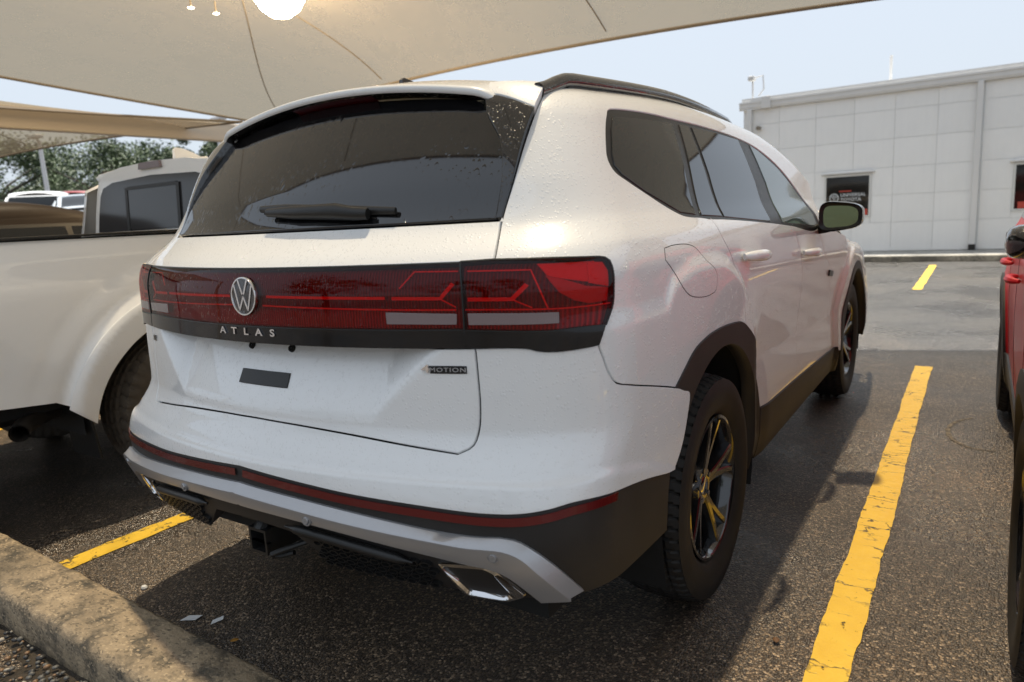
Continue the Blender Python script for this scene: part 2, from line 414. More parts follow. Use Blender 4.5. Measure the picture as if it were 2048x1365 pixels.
def panel(name, chart, loops, mat, parent, off=0., step=.022, gap=.0025, depth=.014, lip=.0015, smooth_n=True):
    """a pressed sheet on the body surface: outline loops in chart space, a rolled edge all round"""
    if not isinstance(loops, list): loops = [loops]
    L = []
    for i, p in enumerate(loops):
        p = np.asarray(p, float)
        if (area(p) > 0) != (i == 0): p = p[::-1]
        L.append(p - outward(p) * gap)
    lo = np.min(L[0], 0); hi = np.max(L[0], 0)
    gu = np.arange(lo[0] + step * .5, hi[0], step); gv = np.arange(lo[1] + step * .5, hi[1], step)
    g = np.stack(np.meshgrid(gu, gv), -1).reshape(-1, 2)
    g = g[inside(g, L)] if len(g) else g
    pts = np.vstack(L + [g]); ed = []; b = 0
    for p in L:
        n = len(p); ed += [(b + i, b + (i + 1) % n) for i in range(n)]; b += n
    vs, _, fs, *_ = delaunay_2d_cdt([Vector(p) for p in pts], ed, [], 0, 1e-6)
    q = np.array([(v.x, v.y) for v in vs]); fs = np.array(fs)
    k = inside(q[fs].mean(1), L); fs = fs[k]
    P, N = chart(q)
    o = (lambda X: off(X)) if callable(off) else (lambda X: np.full(len(X), off))
    P = P + N * o(P)[:, None]
    # orient
    t = fs[0]; fn = np.cross(P[fs[:, 1]] - P[fs[:, 0]], P[fs[:, 2]] - P[fs[:, 0]])
    if (fn * N[fs[:, 0]]).sum() < 0: fs = fs[:, ::-1]
    V = [P]; NN = [N]; FF = [tuple(f) for f in fs]; base = len(P)
    for p in L:
        A, na = chart(p); B, nb = chart(p + outward(p) * lip)
        A = A + na * o(A)[:, None]; B0 = B + nb * o(B)[:, None]
        out = B0 - A; out /= np.maximum(np.linalg.norm(out, axis=1, keepdims=True), 1e-9)
        r1 = B0 - nb * lip; r2 = B0 - nb * depth; n = len(p)
        n1 = na + out; n1 /= np.linalg.norm(n1, axis=1, keepdims=True)
        V += [A, r1, r2]; NN += [na, n1, out]
        for i in range(n):
            j = (i + 1) % n
            FF += [(base + i, base + n + i, base + n + j, base + j), (base + n + i, base + 2 * n + i, base + 2 * n + j, base + n + j)]
        base += 3 * n
    return mesh_obj(name, np.vstack(V), FF, mat, parent, normals=np.vstack(NN) if smooth_n else None)
def strip(name, chart, rows, mat, parent, close=False):
    """loft between chart lines, each (line, offset)"""
    n = max(len(r[0]) for r in rows); G = []
    for line, off in rows:
        p = np.asarray(line, float); s = np.linspace(0, len(p) - 1, n); i = np.arange(len(p))
        p = np.stack([np.interp(s, i, p[:, 0]), np.interp(s, i, p[:, 1])], 1)
        P, N = chart(p); G.append(P + N * off)
    m = len(G); V = np.vstack(G); F = []
    for a in range(m - 1 if not close else m):
        b = (a + 1) % m
        for i in range(n - 1): F.append((a * n + i, a * n + i + 1, b * n + i + 1, b * n + i))
    me = MB().add(V, F)
    return me.build(name, mat, parent, smooth=True, sharp=28)
def ribbon(name, chart, line, width, mat, parent, off=.001, thick=.003):
    """thin raised line drawn along a chart line"""
    p = np.asarray(line, float); e = np.gradient(p, axis=0); e /= np.maximum(np.linalg.norm(e, axis=1, keepdims=True), 1e-9)
    s = np.stack([-e[:, 1], e[:, 0]], 1) * width / 2
    return strip(name, chart, [(p - s, off - thick), (p - s, off), (p + s, off), (p + s, off - thick)], mat, parent)
def text_pts(body, size, space=1.0, depth=.002, bold=0.):
    cu = bpy.data.curves.new('lettering', 'FONT'); cu.body = body; cu.size = size; cu.space_character = space
    cu.extrude = depth; cu.align_x = 'CENTER'; cu.align_y = 'CENTER'; cu.offset = bold; cu.resolution_u = 3
    ob = bpy.data.objects.new('lettering', cu); COL.objects.link(ob)
    dg = bpy.context.evaluated_depsgraph_get(); dg.update()
    me = bpy.data.meshes.new_from_object(ob.evaluated_get(dg))
    v = np.array([x.co for x in me.vertices]); f = [tuple(p.vertices) for p in me.polygons]
    bpy.data.objects.remove(ob); bpy.data.curves.remove(cu); bpy.data.meshes.remove(me)
    return v, f
def text_on(name, chart, body, size, at, mat, parent, space=1.0, depth=.0015, off=.002, bold=0., stretch=1.0, scale_u=1.0):
    v, f = text_pts(body, size, space, depth, bold)
    P, N = chart(np.stack([at[0] + v[:, 0] * stretch * scale_u, at[1] + v[:, 1]], 1))
    return mesh_obj(name, P + N * (off + v[:, 2:3]), f, mat, parent, smooth=False)

# ------------------------------------------------------------------ shared materials
M = {}
M['white'] = paint('white_paint', (.80, .81, .81), wet=.45)
M['cream'] = paint('cream_white_paint', (.90, .88, .84), wet=.2, strength=.3)
M['red_paint'] = paint('red_paint', (.50, .012, .02), wet=.6)
for _k, _v in (('Coat Weight', .25), ('Specular IOR Level', .25), ('Roughness', .45)): M['red_paint'].node_tree.nodes['Principled BSDF'].inputs[_k].default_value = _v
M['dark_paint'] = paint('brown_black_paint', (.022, .017, .014), wet=.3)
for _k, _v in (('Coat Weight', .0), ('Specular IOR Level', .06), ('Roughness', .4)): M['dark_paint'].node_tree.nodes['Principled BSDF'].inputs[_k].default_value = _v
M['glass'] = simple('tinted_glass', (.006, .007, .008), .04, spec=.55)
def wet_glass():
    m, n, l, b = mat_new('wet_tinted_glass'); setp(b, base=(.006, .006, .007), rough=.045, spec=.95)
    c = coords(n); mp = n.new('ShaderNodeMapping'); mp.inputs['Scale'].default_value = (1, .6, .45); l.new(c, mp.inputs['Vector'])
    h = drops(n, l, mp.outputs[0], 120., .55); h2 = drops(n, l, mp.outputs[0], 60., .3)
    sel = ramp(n, l, noise(n, l, c, 2.3, 3, .5), [(.40, .05), (.62, 1.)])
    hh = math_n(n, l, 'MULTIPLY', math_n(n, l, 'ADD', h, math_n(n, l, 'MULTIPLY', h2, 1.5)), sel)
    l.new(bump(n, l, hh, .45, .004), b.inputs['Normal'])
    return m
M['wet_glass'] = wet_glass()
M['front_glass'] = simple('lightly_tinted_glass', (.085, .12, .115), .04, spec=.55)
M['black_gloss'] = paint('gloss_black', (.008, .008, .009), rough=.15, wet=.5)
def plastic(name, base, rough, grain=900., s=.25):
    m, n, l, b = mat_new(name); setp(b, base=base, rough=rough, spec=.4)
    c = coords(n); l.new(bump(n, l, noise(n, l, c, grain, 2), s, .0006), b.inputs['Normal'])
    d = noise(n, l, c, 3.5, 5, .6)
    l.new(mixc(n, l, ramp(n, l, d, [(.45, 0.), (.8, .35)]), base, tuple(min(1, x * 1.9 + .015) for x in base)), b.inputs['Base Color'])
    return m
M['cladding'] = plastic('black_cladding', (.022, .020, .019), .52)
M['trim'] = plastic('black_trim', (.012, .012, .012), .35)
M['underside'] = simple('underside_black', (.006, .006, .006), .85)
M['silver'] = paint('satin_silver', (.42, .42, .43), rough=.34, wet=.25, strength=.25)
M['silver'].node_tree.nodes['Principled BSDF'].inputs['Metallic'].default_value = .55
M['silver'].node_tree.nodes['Principled BSDF'].inputs['Coat Weight'].default_value = .25
M['chrome'] = simple('chrome', (.72, .72, .73), .07, 1.0)
M['dull_metal'] = simple('dull_exhaust_metal', (.22, .20, .18), .35, .9)
M['gap'] = simple('shadow_gap', (.004, .004, .004), .9)
def lens(name, base, wet=.4):
    m, n, l, b = mat_new(name); setp(b, base=base, rough=.25, spec=.3, coat=.5, coat_rough=.02)
    c = coords(n); h = drops(n, l, c, 130., wet)
    l.new(bump(n, l, h, .45, .004), b.inputs['Coat Normal'])
    w = n.new('ShaderNodeTexWave'); w.inputs['Scale'].default_value = 90; w.inputs['Distortion'].default_value = .3; l.new(c, w.inputs['Vector'])
    l.new(mixc(n, l, ramp(n, l, w.outputs['Fac'], [(.3, 0.), (.9, .22)]), base, tuple(x * 1.8 for x in base)), b.inputs['Base Color'])
    return m
M['piano'] = simple('piano_black', (.006, .006, .007), .08, spec=.4)
M['lens_dark'] = lens('dark_red_lens', (.060, .003, .006))
M['lens_red'] = lens('red_lens', (.24, .006, .008), .55)
M['lens_line'] = simple('pale_light_guide', (1., .62, .50), .3)
def red_lens():
    m, n, l, b = mat_new('clear_red_lens'); out = n['Material Output']; n.remove(b); c = coords(n)
    nb = bump(n, l, drops(n, l, c, 140., .5), .6, .004)
    tr = n.new('ShaderNodeBsdfTransparent'); tr.inputs['Color'].default_value = (.86, .030, .036, 1)
    gl = n.new('ShaderNodeBsdfGlossy'); gl.inputs['Roughness'].default_value = .03; l.new(nb, gl.inputs['Normal'])
    fr = n.new('ShaderNodeFresnel'); fr.inputs['IOR'].default_value = 1.45; l.new(nb, fr.inputs['Normal'])
    mx = n.new('ShaderNodeMixShader'); l.new(math_n(n, l, 'MULTIPLY', fr.outputs[0], .8), mx.inputs[0]); l.new(tr.outputs[0], mx.inputs[1]); l.new(gl.outputs[0], mx.inputs[2]); l.new(mx.outputs[0], out.inputs['Surface'])
    return m
M['red_lens'] = red_lens()
def housing():
    m, n, l, b = mat_new('lamp_housing'); setp(b, base=(.20, .17, .17), rough=.35, metal=.4); c = coords(n)
    w = n.new('ShaderNodeTexWave'); w.inputs['Scale'].default_value = 38; w.inputs['Distortion'].default_value = .4; w.bands_direction = 'X'; l.new(c, w.inputs['Vector'])
    xyz = n.new('ShaderNodeSeparateXYZ'); l.new(c, xyz.inputs[0])
    low = ramp(n, l, math_n(n, l, 'MULTIPLY', math_n(n, l, 'SUBTRACT', xyz.outputs[2], 1.04), 6.2, True), [(0., (.42, .35, .35)), (.28, (.38, .31, .31)), (.34, (.18, .15, .15)), (.9, (.15, .125, .125)), (1., (.40, .34, .34))])
    l.new(mixc(n, l, ramp(n, l, w.outputs['Fac'], [(.35, 0.), (.6, .5)]), low, (.035, .03, .03)), b.inputs['Base Color'])
    l.new(bump(n, l, w.outputs['Fac'], .5, .004), b.inputs['Normal'])
    return m
M['housing'] = housing()
M['facet_red'] = simple('lamp_reflector_facet', (.85, .55, .50), .3, .2); M['facet_pale'] = simple('lamp_reflector_pale', (.55, .42, .42), .3, .3)
M['lens_clear'] = lens('clear_lens', (.20, .155, .16), .2)
M['lens_wedge'] = lens('pale_red_lens', (.16, .03, .04), .4)
M['reflector'] = lens('bumper_reflector', (.10, .006, .006), .1)
def rubber(name, base, rough=.62):
    m, n, l, b = mat_new(name); setp(b, base=base, rough=rough, spec=.3)
    c = coords(n); d = noise(n, l, c, 9, 6, .65)
    l.new(mixc(n, l, ramp(n, l, d, [(.4, 0.), (.75, .55)]), base, tuple(x * 2.0 for x in base)), b.inputs['Base Color'])
    l.new(bump(n, l, noise(n, l, c, 160, 3), .2, .002), b.inputs['Normal'])
    return m
M['rubber'] = rubber('tyre_rubber', (.018, .017, .016))
M['lit_rubber'] = rubber('lit_tyre_rubber', (.075, .063, .050), .8)  # pickup tyre colour lightened and browned to look lit under the arch
M['black_alloy'] = simple('black_alloy', (.010, .010, .011), .16, .2, coat=1., coat_rough=.05)
M['grey_alloy'] = simple('grey_alloy', (.10, .095, .09), .35, .7)
M['disc'] = simple('brake_disc', (.16, .13, .11), .45, .9)
M['mirror'] = simple('mirror_glass', (.16, .20, .12), .03, 1.0)  # dark green reflection put into the base colour

CURVE = {k: smooth_line(v) for k, v in CURVES.items()}
def rev(k): return CURVE[k][::-1]

# ------------------------------------------------------------------ wheels
def tyre_mesh(name, R, width, rim_r, mat, parent, blocks=64, deep=.009, ribs=5, lug=0.):
    """outer side towards +x; real tread blocks with grooves"""
    h = width / 2; nt = blocks * 6
    side = [(rim_r, h * .72), (rim_r + .012, h * .84), (rim_r + (R - rim_r) * .3, h * .985), (rim_r + (R - rim_r) * .52, h * 1.0), (rim_r + (R - rim_r) * .56, h * 1.012), (rim_r + (R - rim_r) * .74, h * .985), (rim_r + (R - rim_r) * .88, h * .94)]
    nw = ribs * 4
    tread = [(0, h * .90 * (1 - 2 * i / nw)) for i in range(nw + 1)]
    prof = side + tread + [(r, -x) for r, x in side[::-1]]
    k0, k1 = len(side), len(side) + len(tread)
    m = len(prof); V = []
    for t in range(nt):
        w = 2 * math.pi * t / nt; c, s = math.cos(w), math.sin(w)
        for j, (r, x) in enumerate(prof):
            if k0 <= j < k1:
                i = j - k0; u = i / nw; r = R - .016 * abs(2 * u - 1) ** 3
                rib = i // 4; inr = i % 4
                if inr == 0 and 0 < i < nw: r -= deep
                ph = (t + (3 if rib % 2 else 0) + (i // 2)) % 6
                if ph == 0: r -= deep * (.9 if rib in (0, ribs - 1) else .6)
            elif lug and (j in (5, 6) or j in (m - 6, m - 7)):
                if (t // 3) % 2: r += .0; x = x * (1 + lug)
            V.append((x, r * c, r * s))
    F = []
    for t in range(nt):
        for j in range(m - 1):
            F.append((t * m + j, t * m + j + 1, ((t + 1) % nt) * m + j + 1, ((t + 1) % nt) * m + j))
    return MB().add(V, F).build(name, mat, parent, smooth=True, sharp=32)
def make_wheel(parent, at, side, R=.378, width=.25, rim_r=.235, spokes=5, alloy='black_alloy', rub='rubber', blocks=64, twin=True, lug=0., spin=.3):
    """part: wheel (the alloy) with tyre, brake disc and centre cap below it"""
    b = MB(); h = width / 2
    b.lathe([(rim_r + .004, h * .80), (rim_r + .006, h * .86), (rim_r - .004, h * .87), (rim_r - .012, h * .80), (rim_r - .022, h * .55), (rim_r - .03, -h * .2), (rim_r - .02, -h * .8), (rim_r, -h * .8)], 72)
    for k in range(spokes):
        for d in ((-.17, .17) if twin else (0,)):
            w = 2 * math.pi * k / spokes + spin
            pts = []
            for rr, ww, x0, x1, tw in ((.045, .030, h * .38, h * .60, 0.25), (.10, .026, h * .36, h * .66, .5), (.16, .022, h * .40, h * .74, .85), (rim_r - .012, .021, h * .48, h * .82, 1.15)):
                a = w + d * tw * (1 if twin else 0); q = []
                er = Vector((0, math.cos(a), math.sin(a))); et = Vector((0, -math.sin(a), math.cos(a)))
                wf = ww * (1 if twin else 1.7)
                q = [er * rr + et * wf * .55 + Vector((x1 - .004, 0, 0)), er * rr + et * wf * .35 + Vector((x1, 0, 0)), er * rr - et * wf * .35 + Vector((x1, 0, 0)), er * rr - et * wf * .55 + Vector((x1 - .004, 0, 0)), er * rr - et * wf * .75 + Vector((x0, 0, 0)), er * rr + et * wf * .75 + Vector((x0, 0, 0))]
                pts += q
            f = [(i * 6 + j, i * 6 + (j + 1) % 6, (i + 1) * 6 + (j + 1) % 6, (i + 1) * 6 + j) for i in range(3) for j in range(6)]
            b.add(pts, f)
    b.lathe([(.001, h * .56), (.032, h * .56), (.045, h * .60), (.062, h * .58), (.072, h * .45), (.075, h * .2)], 30)
    for k in range(5):
        a = 2 * math.pi * k / 5 + spin + .3
        b.lathe([(.001, h * .62), (.009, h * .62), (.010, h * .5)], 8, c=(0, .052 * math.cos(a), .052 * math.sin(a)))
    wh = b.build('wheel', M[alloy], parent, smooth=True, sharp=30)
    tyre_mesh('tyre', R, width, rim_r + .002, M[rub], wh, blocks, lug=lug)
    MB().lathe([(.06, -.01), (.16, -.01), (.165, -.02), (.165, -.04), (.06, -.04)], 40).build('brake_disc', M['disc'], wh, smooth=True)
    MB().lathe([(.001, h * .60), (.026, h * .60), (.031, h * .575)], 24).build('centre_cap', M['chrome' if alloy == 'black_alloy' else alloy], wh, smooth=True)
    wh.location = at
    if side < 0: wh.rotation_euler = (0, 0, math.pi)
    return wh
def mirror_copy(o, parent):
    c = o.copy(); COL.objects.link(c); c.parent = parent; c.scale = (-1, 1, 1)
    return c

# ------------------------------------------------------------------ the white sport utility
def build_suv():
    t = thing('sport_utility_vehicle', 'white wet sport utility vehicle seen from its right rear corner, centre of photo', 'car')
    W = Chart(suv_field, 'wrap'); WG = Chart(suv_gate_field, 'wrap'); TOP = Chart(suv_field, 'top'); FR = Chart(suv_field, 'front')
    wh = M['white']
    def both(o): mirror_copy(o, t); return o
    zg = 1.291          # foot of the rear glass
    # --- tailgate, upper strip between lamp bar and glass
    gp = CURVE['gap_pillar']; i = int(np.argmin(abs(gp[:, 1] - zg)))
    half = join(poly_line([(0, zg), (gp[i, 0], zg)]), gp[:i + 1][::-1], poly_line([(gp[0, 0], gp[0, 1]), (0, 1.197)]))
    gate = panel('tailgate', W, mirror_loop(half), wh, t, step=.016, gap=.004)
    # --- tailgate, lower pressing with the plate recess
    half = join(poly_line([(0, 1.001), (CURVE['gap_gate'][0, 0], 1.0)]), CURVE['gap_gate'], CURVE['gate_bottom'], poly_line([(CURVE['gate_bottom'][-1, 0], CURVE['gate_bottom'][-1, 1]), (0, .7892)]))
    panel('tailgate_lower_panel', WG, mirror_loop(half), wh, t, step=.011, gap=.004)
    # --- rear glass and gloss black side blades
    xs = np.linspace(0, .56, 40)
    ztop = lambda a: 1.650 - .125 * a ** 2
    edge = smooth_line([(.598, 1.555), (.6255, 1.48), (.6215, 1.40), (.6085, 1.33), (.602, zg + .006)])
    top = np.stack([np.linspace(0, .56, 40), ztop(np.linspace(0, .56, 40))], 1)
    half = join(top, smooth_line([top[-1], (.588, 1.590), (.598, 1.555)]), edge, poly_line([(.602, zg + .006), (0, zg + .006)]))
    glass = panel('rear_window', W, mirror_loop(half), M['wet_glass'], t, gap=.001, step=.03, off=.002)
    ib = int(np.argmin(abs(gp[:, 1] - 1.556)))
    blade = join(smooth_line([(.594, 1.602), (.598, 1.575), (.598, 1.555)]), edge, poly_line([(.602, zg + .006), (gp[i, 0], zg + .006)]), gp[i + 1:ib + 1])
    blade = join(blade, smooth_line([tuple(blade[-1]), (.66, 1.584), (.625, 1.598), (.594, 1.602)]))
    wing_side = join(smooth_line([(.594, 1.604), (.625, 1.600), (.66, 1.586), tuple(gp[ib])]), gp[ib:], poly_line([tuple(gp[-1]), (.70, 1.634), (.64, 1.638), (.61, 1.638), (.594, 1.604)]))
    both(panel('spoiler_side', W, wing_side, wh, t, off=lambda P: .006 + .016 * sm(1.32, 1.55, P[:, 2]), step=.014, depth=.03))
    both(panel('window_blade', W, blade, M['black_gloss'], t, off=lambda P: .003 + .02 * sm(1.32, 1.55, P[:, 2]), step=.016, depth=.03))
    # --- roof spoiler: a thin wing whose lip overhangs the glass
    a = np.linspace(-.62, .62, 63); V = []; ax = np.abs(a)
    lipz = 1.685 - .19 * a ** 2 - .05 * np.clip((ax - .52) / .1, 0, 1) ** 2; lipy = -.665 + .10 * a ** 2 + .05 * np.clip((ax - .5) / .12, 0, 1) ** 2
    fy = -.40 + .02 * a ** 2; fz = np.array([suv_roof(x, y) for x, y in zip(a, fy)]) + .004
    rows = [(fy, fz), ((fy + lipy) / 2, (fz + lipz) / 2 + .012), (lipy + .02, lipz + .006), (lipy + .004, lipz + .002), (lipy, lipz - .004), (lipy + .001, lipz - .014), (lipy + .006, lipz - .018)]
    n = len(a); V = np.vstack([np.stack([a, y, z], 1) for y, z in rows]); Fc = [(r * n + k, r * n + k + 1, (r + 1) * n + k + 1, (r + 1) * n + k) for r in range(len(rows) - 1) for k in range(n - 1)]
    sp = MB().add(V, Fc).build('spoiler', wh, t, smooth=True, sharp=60)
    under = [(lipy + .006, lipz - .018), (lipy + .03, lipz - .020), (lipy + .07, lipz - .026)]
    MB().add(np.vstack([np.stack([a, y, z], 1) for y, z in under]), [(r * n + k, r * n + k + 1, (r + 1) * n + k + 1, (r + 1) * n + k) for r in range(2) for k in range(n - 1)]).build('spoiler_underside', M['black_gloss'], sp, smooth=True)
    al = np.linspace(-.17, .17, 20)
    stop = MB().add(np.vstack([np.stack([al, -.645 + .1 * al ** 2, 1.664 - .19 * al ** 2], 1), np.stack([al, -.60 + .1 * al ** 2, 1.648 - .19 * al ** 2], 1)]), [(k, k + 1, k + 21, k + 20) for k in range(19)])
    stop.build('high_stop_lamp', M['lens_dark'], sp, smooth=True)
    # --- lamp bar across the tailgate
    s = CURVE['split']; s2 = CURVE['split2']
    half = join(poly_line([(0, 1.196), (s[0, 0], 1.197)]), s, poly_line([(s[-1, 0], 1.045), (0, 1.045)]))
    bar = panel('tail_lamp_bar', W, mirror_loop(half), M['red_lens'], t, off=.005, step=.018, depth=.004)
    panel('lamp_housing', W, mirror_loop(half), M['housing'], bar, off=-.011, step=.03, depth=.01)
    ribbon('lamp_rim', W, np.vstack([mirror_loop(half), mirror_loop(half)[:1]]), .003, M['trim'], bar, off=.0052, thick=.016)
    half = join(poly_line([(0, 1.045), (s2[0, 0], 1.045)]), s2, poly_line([(s2[-1, 0], 1.0), (0, 1.0)]))
    strip_trim = panel('tailgate_trim', W, mirror_loop(half), M['piano'], t, off=.006, step=.015, depth=.06, gap=.0015)
    for sx in (1, -1):
        m = lambda k: CURVE[k] * [sx, 1]
        ribbon('light_guide', W, m('line_a'), .007, M['lens_line'], bar, off=-.003)
        ribbon('light_guide', W, m('line_b'), .004, M['lens_line'], bar, off=-.003)
        ribbon('light_guide', W, poly_line(np.array(CURVES['arrow_gate'])) * [sx, 1], .008, M['lens_line'], bar, off=-.003)
        ribbon('light_guide', W, m('arrow_gate2'), .003, M['lens_line'], bar, off=-.003)
        ribbon('light_guide', W, poly_line(np.array(CURVES['outline_gate'])) * [sx, 1], .0028, M['lens_line'], bar, off=-.003)
        panel('reversing_lamp', W, poly_line(CURVES['reverse_gate'] + CURVES['reverse_gate'][:1])[:-1] * [sx, 1], M['lens_clear'], bar, off=.0058, gap=0, depth=.004)
    # --- outer tail lamps
    lens_loop = join(CURVE['lamp_top_in'], CURVE['lamp_top'], CURVE['lamp_out'], CURVE['lamp_mid'], rev('split'))
    base_loop = join(rev('lamp_mid'), CURVE['lamp_out2'], CURVE['lamp_bottom'], poly_line([(CURVE['lamp_bottom'][-1, 0], 1.0), (s2[-1, 0], s2[-1, 1])]), rev('split2'))
    for sx in (1, -1):
        lamp = panel('tail_lamp', W, lens_loop * [sx, 1], M['red_lens'], t, off=.007, step=.015, depth=.004)
        panel('lamp_housing', W, lens_loop * [sx, 1], M['housing'], lamp, off=-.009, step=.03, depth=.01)
        ribbon('lamp_rim', W, np.vstack([lens_loop, lens_loop[:1]]) * [sx, 1], .003, M['trim'], lamp, off=.0072, thick=.016)
        panel('lamp_base_trim', W, base_loop * [sx, 1], M['piano'], lamp, off=.007, step=.015, depth=.03, gap=.0015)
        panel('side_marker', W, poly_line(CURVES['side_red'] + CURVES['side_red'][:1])[:-1] * [sx, 1], M['facet_red'], lamp, off=-.003, gap=0, depth=.004)
        panel('lamp_facet', W, poly_line(CURVES['side_wedge'] + CURVES['side_wedge'][:1])[:-1] * [sx, 1], M['facet_pale'], lamp, off=-.002, gap=0, depth=.004)
        up = [(.668, 1.193), (.775, 1.19), (.756, 1.143), (.70, 1.158), (.684, 1.164)]
        panel('lamp_facet', W, poly_line(up + up[:1])[:-1] * [sx, 1], M['facet_red'], lamp, off=-.005, gap=.001, depth=.004)
        panel('reversing_lamp', W, poly_line(CURVES['reverse_out'] + CURVES['reverse_out'][:1])[:-1] * [sx, 1], M['lens_clear'], lamp, off=.0078, gap=0, depth=.004)
        ribbon('light_guide', W, poly_line(np.array(CURVES['arrow_out'])) * [sx, 1], .009, M['lens_line'], lamp, off=-.001)
        ribbon('light_guide', W, CURVE['arrow_out2'] * [sx, 1], .003, M['lens_line'], lamp, off=-.001)
        ribbon('light_guide', W, CURVE['line_out'] * [sx, 1], .0032, M['lens_line'], lamp, off=-.001)
        ribbon('light_guide', W, poly_line(np.array(CURVES['top_out'])) * [sx, 1], .0032, M['lens_line'], lamp, off=-.001)
    # --- quarter panels, roof sides
    ys = np.linspace(-.47, 1.95, 60); xe = .66 + .13 * sm(1.1, 1.95, ys)
    e, _ = TOP(np.stack([xe, ys], 1))
    roof_line = np.stack([np.where(e[:, 1] < .2, np.arctan2(e[:, 0], .2 - e[:, 1]), math.pi / 2 + e[:, 1] - .2), e[:, 2]], 1)
    wt, wb = CURVE['window_top'], CURVE['window_bottom']
    jr = int(np.argmin(np.hypot(*(wb - CURVE['door_rear'][0]).T)))
    quarter = join(gp[::-1][0:], CURVE['lamp_top'], CURVE['lamp_out'], CURVE['lamp_out2'], CURVE['shut_bumper'], CURVE['arch_rear'], rev('door_rear'),
                   wb[jr:], wt, poly_line([wt[-1], (roof_line[-1, 0], roof_line[-1, 1])]), roof_line[::-1])
    both(panel('quarter_panel', W, quarter, wh, t, step=.011, gap=.0035))
    # --- side windows in a black surround
    dlo = join(wt, wb)
    both(panel('window_surround', W, dlo, M['trim'], t, off=-.004, gap=-.001, depth=.02, step=.03))
    for k in ('pane_quarter', 'pane_rear_small', 'pane_rear_door', 'pane_front_door'):
        p = poly_line(CURVES[k] + CURVES[k][:1])[:-1]
        both(panel('side_window', W, p, M['front_glass' if k == 'pane_front_door' else 'glass'], t, off=-.001, gap=.003, depth=.004, step=.04))
    # --- doors
    js = int(np.argmin(np.hypot(*(wb - CURVE['door_split'][0]).T))); jf = int(np.argmin(np.hypot(*(wb - CURVE['door_front'][0]).T)))
    st = CURVE['sill_top']; ks = int(np.argmin(np.hypot(*(st - CURVE['door_split'][-1]).T)))
    rd = join(CURVE['door_rear'], CURVE['arch_door'], st[:ks + 1], rev('door_split'), wb[js:jr + 1])
    fd = join(CURVE['door_split'], st[ks:], rev('door_front'), wb[jf:js + 1])
    for nm, lp, h0 in (('rear_door', rd, (1.735, 1.112)), ('front_door', fd, (2.685, 1.054))):
        d = panel(nm, W, lp, wh, t, step=.014, gap=.003); both(d)
        for sx in (1, -1):
            P, N = W([(sx * (h0[0] + du), h0[1] - .05 * du) for du in np.linspace(-.13, .13, 15)])
            f = np.sin(np.linspace(0, math.pi, 15)) ** .45
            hm = MB(); pts = [p + nn * (.012 + .030 * ff) for p, nn, ff in zip(P, N, f)]
            hm.tube([Vector(p) for p in pts], [.010 + .009 * ff for ff in f], 10, flat=1.1)
            hm.build('door_handle', wh, d if sx > 0 else t, smooth=True, sharp=60)
    # --- front wings, bonnet, windscreen, roof, nose
    fx = CURVE['door_front']
    arch_f = [(math.pi / 2 - .2 + 2.82 + .47 * math.cos(w), .42 + .47 * math.sin(w)) for w in np.linspace(math.pi * 1.02, -.02 * math.pi, 50)]
    wing = join(fx, poly_line([fx[-1], arch_f[0]]), np.array(arch_f), poly_line([arch_f[-1], (5.05, .42), (5.05, .84), (4.6, .98), (3.75, 1.075), (3.2, 1.15), fx[0]]))
    both(panel('front_wing', W, wing, wh, t, step=.014))
    rl = poly_line([(-.655, -.47), (.655, -.47)]); yr = np.linspace(-.47, 1.25, 40)
    roof = join(np.stack([.655 + .02 * sm(.9, 1.25, yr), yr], 1), np.stack([-.655 - .02 * sm(.9, 1.25, yr), yr], 1)[::-1])
    panel('roof', TOP, roof, wh, t, step=.05)
    panel('windscreen', TOP, join(poly_line([(-.69, 1.25), (.69, 1.25)]), poly_line([(.80, 2.25), (-.80, 2.25)])), M['glass'], t, step=.05)
    panel('bonnet', TOP, join(poly_line([(-.895, 2.27), (.895, 2.27)]), poly_line([(.86, 3.70), (-.86, 3.70)])), wh, t, step=.05)
    panel('front_bumper', FR, join(poly_line([(-.80, .32), (.80, .32)]), poly_line([(.80, .90), (-.80, .90)])), wh, t, step=.06)
    # --- bumper cover: its right front edge stands off the wheel arch
    half = join(poly_line([(0, .7892), (CURVE['gate_bottom'][-1, 0], CURVE['gate_bottom'][-1, 1])]), rev('gate_bottom'), rev('gap_gate'), rev('lamp_bottom'), CURVE['shut_bumper'], CURVE['bumper_arch'], CURVE['white_bottom'], poly_line([tuple(CURVE['white_bottom'][-1]), (0, .672)]))
    panel('bumper_cover', W, mirror_loop(half), wh, t, off=lambda P: .014 * sm(-.62, -.38, P[:, 1]), step=.011, depth=.03, gap=.0035)
    # --- lower cladding, reflector strip, silver bar
    wb_ = CURVE['white_bottom']
    half = join(poly_line([(0, .672), tuple(wb_[-1])]), wb_[::-1], smooth_line([wb_[0], (.978, .54), (.972, .48), (.968, .425)]), poly_line([(.968, .425), (.64, .405), (.46, .405), (.20, .43), (.13, .505), (0, .515)]))
    panel('bumper_cladding', W, mirror_loop(half), M['cladding'], t, off=-.004, step=.018, depth=.12)
    r0 = wb_[(wb_[:, 0] < .80)][::-1]; r0 = join(poly_line([(0, .672), tuple(r0[0])]), r0)
    for sx in (1, -1):
        line = r0[(r0[:, 0] > .006)] * [sx, 1] - [0, .0165]
        line[:, 1] += .006 * sm(.70, .80, np.abs(line[:, 0]))
        ribbon('reflector', W, line, .019, M['reflector'], t, off=.0015)
    bt, bc, bb = [join(poly_line([(0, CURVE[k][-1, 1] + .002), (max(CURVE[k][-1, 0], .004), CURVE[k][-1, 1])]), CURVE[k][CURVE[k][:, 0] > .004][::-1]) for k in ('bar_top', 'bar_crease', 'bar_bottom')]
    full = lambda h: np.vstack([(h * [-1, 1])[::-1][:-1], h])
